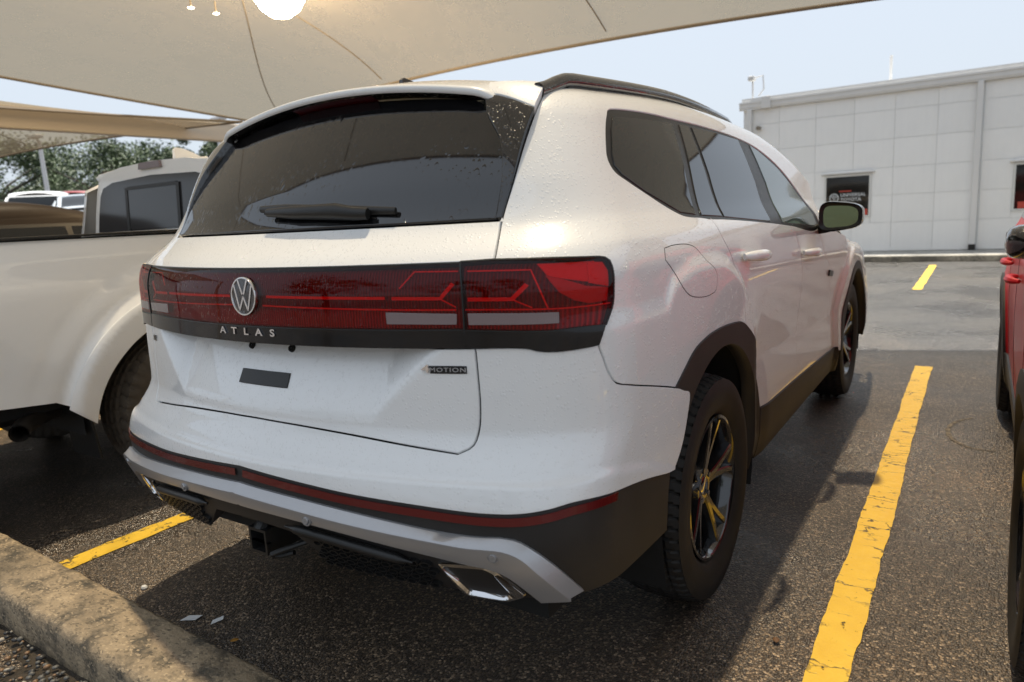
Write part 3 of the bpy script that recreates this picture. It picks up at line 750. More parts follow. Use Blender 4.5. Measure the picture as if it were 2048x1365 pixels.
    skid = strip('silver_bar', W, [(full(bt), -.01), (full(bt), .004), (full(bc) + [0, .004], .024), (full(bc), .027), (full(bc) - [0, .004], .027), (full(bb), .016), (full(bb), -.03)], M['silver'], t)
    for sx in (-1, 1):
        for a0, z0 in ((.5703, .5456), (.2015, .5745)):
            P, N = W([(sx * a0, z0)]); P, N = Vector(P[0]), Vector(N[0]); q = N.to_track_quat('Z', 'Y').to_matrix()
            sb = MB(); sb.lathe([(.001, .0275), (.0085, .0275), (.0092, .026), (.0094, .018), (.0125, .018), (.0125, .0235), (.0155, .0235), (.016, .016)], 24, axis='z')
            sb.v = [tuple(q @ Vector(v) + P) for v in sb.v]; sb.build('parking_sensor', M['silver'], skid, smooth=True)
    # --- exhaust trims
    eo = poly_line(CURVES['exhaust_out'] + CURVES['exhaust_out'][:1])[:-1]; ei = poly_line(CURVES['exhaust_in'] + CURVES['exhaust_in'][:1])[:-1]
    def rnd(p, it=2):
        for _ in range(it): p = np.vstack([p])[:]; p = .5 * p + .25 * (np.roll(p, 1, 0) + np.roll(p, -1, 0))
        return p
    m = 96
    def rs(p):
        p = np.vstack([p, p[:1]]); d = np.concatenate([[0], np.cumsum(np.linalg.norm(np.diff(p, axis=0), axis=1))]); s_ = np.linspace(0, d[-1], m + 1)[:-1]
        return np.stack([np.interp(s_, d, p[:, 0]), np.interp(s_, d, p[:, 1])], 1)
    eo, ei = rnd(rs(eo), 2), rnd(rs(ei), 2); mid = (eo + ei) / 2
    for sx in (1, -1):
        G = []
        for p, off in ((eo, -.04), (eo, .001), (eo * .8 + mid * .2, .006), (mid * .7 + ei * .3, .007), (ei, .001), (ei * .95 + ei.mean(0) * .05, -.06)):
            P, N = W(p * [sx, 1]); G.append(P + N * off)
        k = len(G); V = np.vstack(G); F = [(a_ * m + i_, a_ * m + (i_ + 1) % m, (a_ + 1) * m + (i_ + 1) % m, (a_ + 1) * m + i_) for a_ in range(k - 1) for i_ in range(m)]
        ex = MB().add(V, F).build('exhaust_trim', M['chrome'], t, smooth=True, sharp=40)
        P, N = W((ei * .97 + ei.mean(0) * .03) * [sx, 1]); P = P - N * .05
        MB().add(np.vstack([P, P.mean(0)]), [(i_, (i_ + 1) % m, m) for i_ in range(m)]).build('exhaust_mouth', M['underside'], ex)
    # --- valance lips and honeycomb
    for sx in (1, -1):
        P, N = W(smooth_line([(.13 * sx, .537), (.22 * sx, .530), (.34 * sx, .512), (.42 * sx, .497)], .01))
        f = np.clip(np.sin(np.linspace(0, math.pi, len(P))) * 3, .3, 1)
        MB().tube([Vector(p + q_ * .012) for p, q_ in zip(P, N)], [.013 * x for x in f], 8).build('valance_lip', M['trim'], t, smooth=True, sharp=70)
        hb = MB()
        for r in range(4):
            for c in range(11):
                a0 = .20 + .024 * c + (.012 if r % 2 else 0); z0 = .498 - .021 * r - .045 * (a0 - .2)
                q_ = np.array([(a0 + .0125 * math.cos(w), z0 + .0095 * math.sin(w)) for w in np.linspace(0, 2 * math.pi, 7)[:-1]]); q2 = np.array([(a0 + .0095 * math.cos(w), z0 + .0066 * math.sin(w)) for w in np.linspace(0, 2 * math.pi, 7)[:-1]])
                A, Na = W(q_ * [sx, 1]); B, Nb = W(q2 * [sx, 1])
                hb.add(np.vstack([A + Na * -.004, A + Na * .006, B + Nb * .006, B - Nb * .004]), [(l_ * 6 + i_, l_ * 6 + (i_ + 1) % 6, (l_ + 1) * 6 + (i_ + 1) % 6, (l_ + 1) * 6 + i_) for l_ in range(3) for i_ in range(6)])
        tag(hb.build('honeycomb_insert', M['trim'], t), kind='stuff')
    # --- tow receiver and hook
    rc = MB(); rc.box((0.0, -1.01, .475), (.074, .12, .008)).box((0.0, -1.01, .409), (.074, .12, .008)).box((-.033, -1.01, .442), (.008, .12, .058)).box((.033, -1.01, .442), (.008, .12, .058))
    rc.box((0, -1.065, .442), (.088, .012, .0)).box((0, -.90, .46), (.5, .09, .09)).tube([(.0, -1.06, .47), (0, -.99, .55)], .02, 8)
    rc.build('tow_receiver', M['trim'], t)
    MB().tube([(.20, -1.0, .47), (.15, -1.04, .455), (.10, -1.075, .437), (.078, -1.085, .427), (.070, -1.075, .416), (.085, -1.06, .413), (.12, -1.045, .424)], .008, 8).build('tow_hook', M['trim'], t, smooth=True)
    # --- arch cladding and sills
    ao = join(CURVE['arch_rear'], CURVE['arch_door'])
    ai = np.array([(math.pi / 2 - .2 + .455 * math.cos(w) if .455 * math.cos(w) > .2 else math.atan2(.972, .2 - .455 * math.cos(w)), .40 + .455 * math.sin(w)) for w in np.linspace(-.25, math.pi * .80, 60)])
    loop = join(ao, poly_line([tuple(ao[-1]), (1.955, .30), tuple(ai[0])]), ai, poly_line([tuple(ai[-1]), tuple(ao[0])]))
    both(panel('arch_cladding', W, loop, M['cladding'], t, off=.004, depth=.05, step=.02, gap=.001))
    so = join(st, poly_line([tuple(st[-1]), (3.62, .433), (3.66, .28), (1.958, .28)]), poly_line([(1.958, .28), tuple(st[0])]))
    both(panel('sill_cladding', W, so, M['cladding'], t, off=.006, depth=.05, step=.03))
    f_in = [(math.pi / 2 - .2 + 2.82 + .44 * math.cos(w), .40 + .44 * math.sin(w)) for w in np.linspace(math.pi * 1.05, -.05 * math.pi, 50)]
    both(panel('arch_cladding', W, join(np.array(arch_f), np.array(f_in)[::-1]), M['cladding'], t, off=.005, depth=.06, step=.03, gap=.0005))
    # --- dark inner shells so that gaps and wheel houses read as depth
    ub = MB()
    ub.box((0, 1.3, .36), (1.62, 4.3, .08)).box((0, 1.41, .42), (1.88, 1.70, .05)).box((0, -.72, .45), (1.3, .42, .12))
    for y in (0, 2.82):
        for sx in (1, -1):
            vs = []; ns = 26
            for k in range(ns + 1):
                w = math.pi * (-.12 + 1.24 * k / ns)
                for x in (.60, .955): vs.append((sx * x, y + .47 * math.cos(w), .40 + .47 * math.sin(w)))
            ub.add(vs, [(2 * k, 2 * k + 1, 2 * k + 3, 2 * k + 2) for k in range(ns)])
            cen = [(sx * .60, y + .47 * math.cos(math.pi * (-.12 + 1.24 * k / ns)), .40 + .47 * math.sin(math.pi * (-.12 + 1.24 * k / ns))) for k in range(ns + 1)]
            ub.add(cen, [tuple(range(ns + 1))])
    ub.build('underbody', M['underside'], t)
    core = lambda P: suv_gate_field(P) - .028
    WC = Chart(core, 'wrap')
    body_in = mirror_loop(join(poly_line([(0, 1.60), (.62, 1.58), (.72, 1.56), (.85, 1.30), (1.05, 1.22), (2.9, 1.13), (3.6, .98), (3.6, .52)], .03), poly_line([(3.6, .52), (1.95, .52), (1.85, .75), (1.6, .9), (1.2, .92), (1.0, .8), (.93, .55), (.6, .50), (0, .52)], .03)))
    panel('inner_shell', WC, body_in, M['gap'], t, step=.05, gap=0)
    # --- wheels
    for y in (0, 2.82):
        for sx in (1, -1):
            make_wheel(t, (sx * (.845 if y == 0 else .84), y, .376), sx, spin=.55 if y else .15)
    # --- door mirrors
    for sx in (1, -1):
        mr = MB(); c = Vector((sx * 1.083, 1.56, 1.208)); n1 = 26; secs = []
        for k, (dy, s0) in enumerate(((-.035, 1.0), (0, 1.03), (.04, 1.0), (.08, .86), (.115, .55), (.128, .1))):
            for j in range(n1):
                w = 2 * math.pi * j / n1; cx = abs(math.cos(w)) ** .55 * math.copysign(1, math.cos(w)); sz = abs(math.sin(w)) ** .55 * math.copysign(1, math.sin(w))
                secs.append(c + Vector((sx * cx * .093 * s0, dy + .02 * cx, sz * (.067 - .012 * cx) * s0)))
        mr.add(secs, [(i_ * n1 + j, i_ * n1 + (j + 1) % n1, (i_ + 1) * n1 + (j + 1) % n1, (i_ + 1) * n1 + j) for i_ in range(5) for j in range(n1)])
        mir = mr.build('door_mirror', M['black_gloss'], t, smooth=True, sharp=50)
        gl = [Vector((c.x + sx * math.copysign(abs(math.cos(w)) ** .55, math.cos(w)) * .074, c.y - .030 + .02 * math.copysign(abs(math.cos(w)) ** .55, math.cos(w)), c.z + math.copysign(abs(math.sin(w)) ** .55, math.sin(w)) * (.050 - .010 * math.cos(w)))) for w in np.linspace(0, 2 * math.pi, 33)[:-1]]
        MB().add(gl, [tuple(range(32))]).build('mirror_glass', M['mirror'], mir)
        fr = MB(); ou = [c + (g - c) * 1.24 - Vector((0, .004, 0)) for g in gl]
        fr.add([g - Vector((0, .001, 0)) for g in gl] + ou, [(k, (k + 1) % 32, 32 + (k + 1) % 32, 32 + k) for k in range(32)]).build('mirror_frame', M['trim'], mir)
        MB().tube([(sx * .95, 1.63, 1.145), (sx * 1.0, 1.60, 1.150), (sx * 1.05, 1.585, 1.165)], [.022, .020, .024], 10, flat=1.2).build('mirror_arm', M['trim'], mir, smooth=True)
    # --- roof rails, aerial
    for sx in (1, -1):
        yy = np.linspace(-.53, 1.30, 40); P = []
        for y in yy:
            z = suv_roof(.655, y); lift = .031 * sm(-.54, -.36, y) * sm(1.31, 1.1, y)
            P.append(Vector((sx * (.66 - .01 * sm(.6, 1.3, y)), y, z - .012 + lift)))
        rail = MB().tube(P, [.018] * len(P), 10, flat=1.15).build('roof_rail', M['trim'], t, smooth=True, sharp=60)
        rail.data.materials.clear(); rail.data.materials.append(M['black_gloss'])
        MB().prism([(-.40, 1.63), (.0, 1.64), (.0, 1.665), (-.34, 1.665)], sx * .652, sx * .668, lambda u, v, d: (d, u, v)).build('rail_foot', M['trim'], rail)
    fin = MB(); pr = [(-.10, 0), (.14, 0), (.05, .022), (-.04, .045), (-.085, .052), (-.095, .045)]
    fin.prism(pr, -.012, .012, lambda u, v, d: (d * (1 - v * 9), u - .22, v + 1.722)); fin.build('aerial_fin', M['black_gloss'], t, smooth=True)
    # --- fuel flap
    fl = CURVE['fuel']; fl = join(fl, smooth_line([fl[-1], tuple(fl[0])]))
    fp = panel('fuel_flap', W, fl, wh, t, off=.0006, gap=.001, depth=.002, step=.015)
    ribbon('flap_gap', W, np.vstack([fl, fl[:1]]), .0028, M['gap'], fp, off=.0004, thick=.001)
    # --- wiper
    wp = MB()
    def wpt(a, z, o): P, N = W([(a, z)]); return Vector(P[0] + N[0] * o)
    wp.tube([wpt(a, z, .022) for a, z in ((.30, 1.313), (.26, 1.316), (.20, 1.325), (.05, 1.33), (-.06, 1.335))], [.011, .013, .016, .013, .008], 8, flat=1.4)
    wp.tube([wpt(a, z, .012) for a, z in ((.37, 1.322), (.20, 1.333), (.0, 1.345), (-.11, 1.352))], [.006, .009, .010, .006], 8, flat=1.6)
    wp.build('rear_wiper', M['trim'], t, smooth=True, sharp=60)
    # --- badges: roundel, model name, drive badge, trim level
    def disc_frame(a, z, off):
        P, N = W([(a, z)]); P, N = Vector(P[0]), Vector(N[0]); ux = Vector((0, 0, 1)).cross(N).normalized(); uz = N.cross(ux)
        return lambda u, v, d: P + ux * u + uz * v + N * (off + d)
    fr = disc_frame(0, 1.126, .004); Rr = .0525
    disc = MB(); nn = 48
    disc.add([fr(Rr * math.cos(w), Rr * math.sin(w), .004) for w in np.linspace(0, 2 * math.pi, nn + 1)[:-1]] + [fr(0, 0, .005)], [(k, (k + 1) % nn, nn) for k in range(nn)])
    em = disc.build('emblem', M['black_gloss'], t)
    ring = MB(); prof = [(Rr * .90, .004), (Rr * .915, .0065), (Rr * .985, .0065), (Rr * 1.0, .004), (Rr, -.002)]
    ring.add([fr(r * math.cos(w), r * math.sin(w), d) for w in np.linspace(0, 2 * math.pi, nn + 1)[:-1] for r, d in prof], [(k * 5 + j, k * 5 + j + 1, ((k + 1) % nn) * 5 + j + 1, ((k + 1) % nn) * 5 + j) for k in range(nn) for j in range(4)])
    ring.build('emblem_ring', M['chrome'], em, smooth=True)
    lt = MB()
    def stroke(p, q, w=.105):
        p = Vector(p); q = Vector(q); d = (q - p).normalized(); s_ = Vector((-d.y, d.x)) * w / 2
        poly = [(x.x * Rr, x.y * Rr) for x in (p + s_, q + s_, q - s_, p - s_)]
        lt.prism(poly, .003, .0062, fr)
    stroke((-.36, .82), (-.055, .10)); stroke((.36, .82), (.055, .10))                        # V
    stroke((-.70, .55), (-.335, -.72)); stroke((-.335, -.72), (0, -.02)); stroke((0, -.02), (.335, -.72)); stroke((.335, -.72), (.70, .55))   # W
    lt.build('emblem_letters', M['chrome'], em)
    v, f = text_pts('ATLAS', .031, 1.0, .0015, .0006)
    for k, ch in enumerate('ATLAS'):
        text_on('letter', W, ch, .027, ((-.0895 + .0435 * k), 1.0295), M['chrome'], strip_trim, off=.0085, bold=.0006, stretch=1.25)
    bp = panel('drive_badge', WG, poly_line([(.4625, .941), (.532, .941), (.532, .957), (.4605, .957), (.4625, .941)])[:-1], M['trim'], t, off=.003, gap=0, depth=.004)
    text_on('letter', W, 'MOTION', .0145, (.497, .949), M['silver'], bp, off=.0045, space=1.15, stretch=1.12)
    text_on('letter', W, '4', .026, (.4535, .951), M['chrome'], bp, off=.004, bold=.0006, stretch=1.3)
    text_on('trim_badge', W, 'SE', .024, (-.5275, .962), M['dull_metal'], t, off=.003, bold=.0008)
    # --- number plate mounts and black cover strip
    pl = [(-.082, .876), (.088, .876), (.088, .911), (-.082, .911)]
    panel('plate_strip', WG, poly_line(pl + pl[:1])[:-1], M['trim'], t, off=.004, gap=0, depth=.006)
    for sx in (1, -1):
        P, N = WG([(sx * .0745, .974)]); P, N = Vector(P[0]), Vector(N[0]); q = N.to_track_quat('Z', 'Y').to_matrix()
        sb = MB(); sb.lathe([(.001, .006), (.004, .006), (.0045, .0085), (.009, .008), (.0105, .005), (.011, -.001)], 18, axis='z'); sb.v = [tuple(q @ Vector(v_) + P) for v_ in sb.v]
        sb.build('plate_screw', M['underside'], t, smooth=True)
    P, N = WG([(0, .997)]); MB().rbox(tuple(P[0] + N[0] * .012), (.035, .03, .012), .003).build('rear_camera', M['trim'], t)
    bd = poly_line(CURVES['badge'] + CURVES['badge'][:1])[:-1]
    both(panel('wing_badge', W, bd, M['trim'], t, off=.008, gap=0, depth=.01))
    return t
SUV = build_suv()

# ------------------------------------------------------------------ ground
def asphalt():
    m, n, l, b = mat_new('wet_asphalt'); c = coords(n)
    v = n.new('ShaderNodeTexVoronoi'); v.inputs['Scale'].default_value = 150; l.new(c, v.inputs['Vector'])
    sep = n.new('ShaderNodeSeparateColor'); l.new(v.outputs['Color'], sep.inputs[0])
    stone = ramp(n, l, sep.outputs[0], [(0., (.024, .021, .019)), (.5, (.046, .040, .034)), (.82, (.105, .088, .070)), (.94, (.20, .17, .135)), (1., (.32, .28, .23))])
    big = noise(n, l, c, .55, 5, .6)
    fine = noise(n, l, c, 28., 4, .6)
    tint = ramp(n, l, big, [(.35, (.62, .62, .65)), (.5, (1., .97, .93)), (.68, (1.4, 1.26, 1.08))])
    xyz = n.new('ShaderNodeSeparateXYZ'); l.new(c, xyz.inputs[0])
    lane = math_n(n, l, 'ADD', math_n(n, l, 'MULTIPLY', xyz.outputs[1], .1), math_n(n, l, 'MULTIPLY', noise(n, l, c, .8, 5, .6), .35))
    zone = ramp(n, l, lane, [(.48, (1.12, 1.04, .95)), (.66, (.62, .68, .76))])     # canopy light put into the colour: warm brown bays, sunlit lane toned down grey
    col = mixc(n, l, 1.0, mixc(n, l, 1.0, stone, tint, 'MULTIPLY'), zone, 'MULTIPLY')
    col = mixc(n, l, ramp(n, l, fine, [(.4, 0.), (.7, .5)]), col, mixc(n, l, 1.0, col, (1.35, 1.3, 1.25), 'MULTIPLY'))
    spots = ramp(n, l, noise(n, l, c, 3.2, 6, .7), [(.62, 0.), (.70, .55)])
    col = mixc(n, l, spots, col, (.016, .015, .015))
    l.new(col, b.inputs['Base Color'])
    wet = noise(n, l, c, .9, 4, .55)
    l.new(ramp(n, l, wet, [(.36, .20), (.62, .46)]), b.inputs['Roughness'])
    h = math_n(n, l, 'ADD', math_n(n, l, 'MULTIPLY', math_n(n, l, 'SUBTRACT', 1., v.outputs['Distance']), .7), math_n(n, l, 'MULTIPLY', fine, .5))
    h = math_n(n, l, 'ADD', h, math_n(n, l, 'MULTIPLY', sep.outputs[1], .5))
    l.new(bump(n, l, h, .9, .006), b.inputs['Normal'])
    setp(b, spec=.55)
    return m
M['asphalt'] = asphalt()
def sheet(name, x0, x1, y0, y1, z, mat, kind='structure', nx=1, ny=1):
    xs = np.linspace(x0, x1, nx + 1); ys = np.linspace(y0, y1, ny + 1)
    V = [(x, y, z) for y in ys for x in xs]; F = [(j * (nx + 1) + i, j * (nx + 1) + i + 1, (j + 1) * (nx + 1) + i + 1, (j + 1) * (nx + 1) + i) for j in range(ny) for i in range(nx)]
    return tag(mesh_obj(name, V, F, mat, smooth=False), kind=kind)
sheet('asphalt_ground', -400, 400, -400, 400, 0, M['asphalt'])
def line_paint(name, worn, crack):
    m, n, l, b = mat_new(name); c = coords(n)
    yel = mixc(n, l, noise(n, l, c, 14., 4), (.66, .40, .030), (.80, .54, .055))
    st = n.new('ShaderNodeMapping'); st.inputs['Scale'].default_value = (.5, 1.7, 1.); l.new(c, st.inputs['Vector'])
    v = n.new('ShaderNodeTexVoronoi'); v.feature = 'DISTANCE_TO_EDGE'; v.inputs['Scale'].default_value = 9.; 
    wob = n.new('ShaderNodeVectorMath'); wob.operation = 'ADD'; nz = n.new('ShaderNodeTexNoise'); nz.inputs['Scale'].default_value = 22; nz.inputs['Detail'].default_value = 4; l.new(c, nz.inputs['Vector'])
    sc = n.new('ShaderNodeVectorMath'); sc.operation = 'SCALE'; sc.inputs['Scale'].default_value = .10; l.new(nz.outputs['Color'], sc.inputs[0])
    l.new(st.outputs[0], wob.inputs[0]); l.new(sc.outputs[0], wob.inputs[1]); l.new(wob.outputs[0], v.inputs['Vector'])
    breakup = noise(n, l, c, 7., 4, .6)
    cr = math_n(n, l, 'MULTIPLY', ramp(n, l, v.outputs['Distance'], [(crack * .4, 1.), (crack, 0.)]), ramp(n, l, breakup, [(.47, 0.), (.64, 1.)]))
    ch = ramp(n, l, noise(n, l, c, 16., 7, .72, .8), [(worn, 0.), (worn + .03, 1.)])
    gone = math_n(n, l, 'MAXIMUM', cr, ch)
    l.new(mixc(n, l, gone, yel, (.035, .032, .030)), b.inputs['Base Color'])
    l.new(ramp(n, l, noise(n, l, c, 60., 3), [(.3, .35), (.7, .6)]), b.inputs['Roughness'])
    h = math_n(n, l, 'SUBTRACT', math_n(n, l, 'MULTIPLY', noise(n, l, c, 130., 3), .5), gone)
    l.new(bump(n, l, h, .6, .004), b.inputs['Normal'])
    return m
M['line'] = line_paint('yellow_line_paint', .635, .05); M['line_worn'] = line_paint('worn_yellow_line_paint', .555, .05)
def paint_line(x, y0, y1, w, mat, wob=.003, slope=0.):
    ys = np.arange(y0, y1 + .01, .03); k = len(ys); r = np.random.default_rng(int(abs(x * 91 + y0 * 17)))
    a = np.convolve(r.normal(0, 1, k + 6), np.ones(7) / 2.6, 'valid') * wob; c = np.convolve(r.normal(0, 1, k + 6), np.ones(7) / 2.6, 'valid') * wob
    xc = x + slope * (ys - y0)
    V = np.vstack([np.stack([xc - w / 2 + a, ys, 0 * ys + .004], 1), np.stack([xc + w / 2 + c, ys, 0 * ys + .004], 1)])
    o = mesh_obj('parking_line', V, [(i, i + k, i + k + 1, i + 1) for i in range(k - 1)], mat, smooth=False)
    return tag(o, kind='structure')
paint_line(1.362, -1.05, 3.85, .112, M['line'], slope=-.006)
paint_line(-1.385, -1.05, 3.85, .105, M['line_worn'])
paint_line(-4.13, -1.05, 3.85, .105, M['line'])
paint_line(4.10, -1.05, 3.85, .105, M['line'])
for k in range(-3, 6): paint_line(.955 + 2.74 * k, 8.75, 12.45, .11, M['line'])

def tyre_mark(cx, cy, rx, ry, a0, a1, w):
    m, n, l, b = mat_new('dusty_tyre_mark'); c = coords(n)
    l.new(mixc(n, l, ramp(n, l, noise(n, l, c, 30., 6, .7), [(.40, 0.), (.60, 1.)]), (.050, .042, .034), (.19, .155, .11)), b.inputs['Base Color']); setp(b, rough=.7)
    l.new(bump(n, l, noise(n, l, c, 140., 3), .9, .006), b.inputs['Normal'])
    V = []; k = 40
    for i in range(k):
        a = a0 + (a1 - a0) * i / (k - 1); ww = w * (.55 + .45 * math.sin(math.pi * i / (k - 1))) * (1 + .25 * math.sin(i * 1.7))
        for s in (-1, 1): V.append((cx + (rx + s * ww / 2) * math.cos(a), cy + (ry + s * ww / 2) * math.sin(a), .003))
    tag(mesh_obj('tyre_mark', V, [(2 * i, 2 * i + 1, 2 * i + 3, 2 * i + 2) for i in range(k - 1)], m, smooth=False), kind='structure')
tyre_mark(1.72, 2.22, .17, .30, 1.9, 5.0, .022)

# ------------------------------------------------------------------ near kerb with planting bed
def concrete(name, base, dark, scale=1.):
    m, n, l, b = mat_new(name); c = coords(n)
    a = noise(n, l, c, 9. * scale, 8, .65); d = noise(n, l, c, 70. * scale, 4, .7); e = noise(n, l, c, 2. * scale, 4, .6)
    col = ramp(n, l, a, [(.38, dark), (.53, base), (.70, tuple(min(1, x * 1.35) for x in base))])
    v = n.new('ShaderNodeTexVoronoi'); v.inputs['Scale'].default_value = 170 * scale; wv = n.new('ShaderNodeMapping'); wv.inputs['Scale'].default_value = (.55, 1., 1.); l.new(c, wv.inputs['Vector']); l.new(wv.outputs[0], v.inputs['Vector'])
    sep = n.new('ShaderNodeSeparateColor'); l.new(v.outputs['Color'], sep.inputs[0])
    col = mixc(n, l, ramp(n, l, sep.outputs[0], [(.78, 0.), (.98, .6)]), col, tuple(min(1, x * 1.7) for x in base))
    col = mixc(n, l, ramp(n, l, sep.outputs[1], [(.80, 0.), (.98, .6)]), col, tuple(x * .5 for x in dark))
    col = mixc(n, l, ramp(n, l, e, [(.48, 0.), (.66, .75)]), col, dark)
    l.new(col, b.inputs['Base Color'])
    l.new(ramp(n, l, e, [(.4, .75), (.7, .45)]), b.inputs['Roughness'])
    h = math_n(n, l, 'ADD', math_n(n, l, 'MULTIPLY', d, .6), math_n(n, l, 'ADD', a, math_n(n, l, 'MULTIPLY', sep.outputs[2], .12)))
    l.new(bump(n, l, h, .8, .010), b.inputs['Normal'])
    return m
M['kerb'] = concrete('weathered_concrete', (.29, .225, .145), (.070, .060, .044))
M['far_kerb'] = concrete('kerb_concrete', (.30, .27, .21), (.11, .10, .08), .3)
def kerb_mesh():
    r = np.random.default_rng(3); xs = np.arange(-9, 5.01, .04); prof = [(-.008, 0), (-.010, .100), (-.015, .117), (-.028, .1245), (-.11, .127), (-.20, .125), (-.217, .119), (-.226, .106), (-.232, .05), (-.236, 0), (-.24, -.10)]
    V = []
    for x in xs:
        yb = -1.075 - .031 * (x + 2) * 1.0
        for j, (dy, z) in enumerate(prof):
            V.append((x, yb + dy + r.normal(0, .0018), z + (r.normal(0, .0018) if z > .02 else 0)))
    m = len(prof)
    F = [(i * m + j, i * m + j + 1, (i + 1) * m + j + 1, (i + 1) * m + j) for i in range(len(xs) - 1) for j in range(m - 1)]
    return V, F
V, F = kerb_mesh()
kb = mesh_obj('kerb', V, F, M['kerb']); tag(kb, kind='structure')
kb.data.flip_normals() if kb.data.polygons[5].normal.z < 0 else None
def soil():
    m, n, l, b = mat_new('damp_soil'); c = coords(n)
    l.new(ramp(n, l, noise(n, l, c, 22., 7, .7), [(.3, (.018, .014, .010)), (.6, (.06, .046, .03)), (.8, (.10, .08, .05))]), b.inputs['Base Color'])
    l.new(bump(n, l, noise(n, l, c, 60., 6, .7), .9, .02), b.inputs['Normal']); setp(b, rough=.8)
    return m
bedm = soil()
xs = np.arange(-4, 3.01, .06); ys = np.arange(-4.0, -1.22, .06)
V = [(x, y, .006 + .012 * math.sin(7 * x + 3 * y) * math.sin(5 * y) + RNG.normal(0, .004)) for y in ys for x in xs]; k = len(xs)
tag(mesh_obj('planting_bed', V, [(j * k + i, j * k + i + 1, (j + 1) * k + i + 1, (j + 1) * k + i) for j in range(len(ys) - 1) for i in range(k - 1)], bedm), kind='structure')
def pebbles():
    bm = bmesh.new(); bmesh.ops.create_icosphere(bm, subdivisions=1, radius=1); v0 = np.array([v.co for v in bm.verts]); f0 = [[v.index for v in f.verts] for f in bm.faces]; bm.free()
    groups = {}
    r = np.random.default_rng(11)
    mats = [simple('grey_pebble', (.10, .10, .095), .55), simple('brown_pebble', (.20, .12, .065), .5), simple('dark_pebble', (.035, .035, .036), .45), simple('pale_pebble', (.36, .33, .28), .6)]
    out = [MB() for _ in mats]
    for _ in range(2600):
        x = r.uniform(-1.7, .3); y = -1.325 - .031 * (x + 2) - r.uniform(0, .75); s = r.uniform(.005, .013) * (1.5 if r.random() < .06 else 1)
        q = v0 * r.uniform(.7, 1.2, 3) * s; a = r.uniform(0, 6.28); q = q @ np.array([[math.cos(a), -math.sin(a), 0], [math.sin(a), math.cos(a), 0], [0, 0, .7]])
        out[r.choice(4, p=[.40, .22, .28, .10])].add(q + [x, y, .012 + r.uniform(0, .014)], f0)
    b = MB(); me = None; idx = []
    for i, o in enumerate(out): b.add(o.v, o.f); idx += [i] * len(o.f)
    o = mesh_obj('gravel', b.v, b.f); 
    for mm in mats: o.data.materials.append(mm)
    o.data.polygons.foreach_set('material_index', idx)
    tag(o, 'loose gravel and bark chips beside the near kerb', 'gravel', kind='stuff')
pebbles()
M['leaf_brown'] = simple('dead_leaf', (.26, .115, .035), .6); M['leaf_dark'] = simple('dark_dead_leaf', (.12, .06, .025), .6)
def leaf_piece(name, label, at, size, rz, mat, cat='leaf', curl=.3):
    n = 7; V = []; F = []
    for i in range(n):
        u = i / (n - 1); w = math.sin(math.pi * u) ** .7 * .33
        for s in (-1, 0, 1): V.append(((u - .5) * size, s * w * size, size * curl * (.25 * s * s * w * 3 + .25 * (u - .5) ** 2 * 2) + .002))
    for i in range(n - 1):
        for j in range(2): F.append((i * 3 + j, i * 3 + j + 1, i * 3 + j + 4, i * 3 + j + 3))
    o = mesh_obj(name, V, F, mat); o.location = at; o.rotation_euler = (0, 0, rz)
    md = o.modifiers.new('thickness', 'SOLIDIFY'); md.thickness = .0012
    return tag(o, label, cat, 'dead leaves and litter on the ground')
leaf_piece('dead_leaf', 'orange brown dead leaf in the gravel, nearest the photo corner', (-.83, -1.50, .03), .06, .6, M['leaf_brown'])
leaf_piece('dead_leaf', 'dark dead leaf lying flat against the kerb face', (-1.08, -1.41, .03), .055, 2.1, M['leaf_dark'])
leaf_piece('dead_leaf', 'tan dead leaf in the gravel at the bottom photo edge', (-.60, -1.50, .028), .05, -.4, M['leaf_brown'])
leaf_piece('dead_leaf', 'small golden leaf on dark asphalt behind the silver bar', (-.285, -1.005, .006), .028, .9, simple('golden_leaf', (.42, .20, .03), .5))
leaf_piece('dead_leaf', 'rusty leaf at the kerb where the worn yellow line ends', (-1.44, -1.055, .006), .05, .2, M['leaf_brown'])
leaf_piece('dead_leaf', 'reddish leaf on sunlit asphalt left of the yellow line', (1.20, -.20, .006), .03, 1.9, M['leaf_dark'])
pap = simple('white_paper', (.72, .73, .72), .7)
for (x, y, s, rz, lb) in ((-.545, -.99, .034, .5, 'larger white paper scrap on asphalt near the kerb'), (-.45, -.955, .024, 1.2, 'smaller white paper scrap on asphalt, right of the larger one')):
    b = MB().prism([(-s, -s * .45), (s * .7, -s * .5), (s, s * .4), (-s * .5, s * .5)], .0, .0012, lambda u, v, d: (u, v, d + .004 + .002 * math.sin(u * 70)))
    o = b.build('paper_scrap', pap); o.location = (x, y, 0); o.rotation_euler = (0, 0, rz); tag(o, lb, 'paper scrap', 'dead leaves and litter on the ground')
b = MB(); b.lathe([(.001, .016), (.010, .013), (.014, .007), (.011, .001)], 9, axis='z'); o = b.build('pebble', simple('white_pebble', (.62, .62, .60), .5), smooth=True); o.location = (-.90, -.955, 0); o.scale = (1, .8, 1)
tag(o, 'single white pebble on the sunlit asphalt beside the kerb', 'pebble')

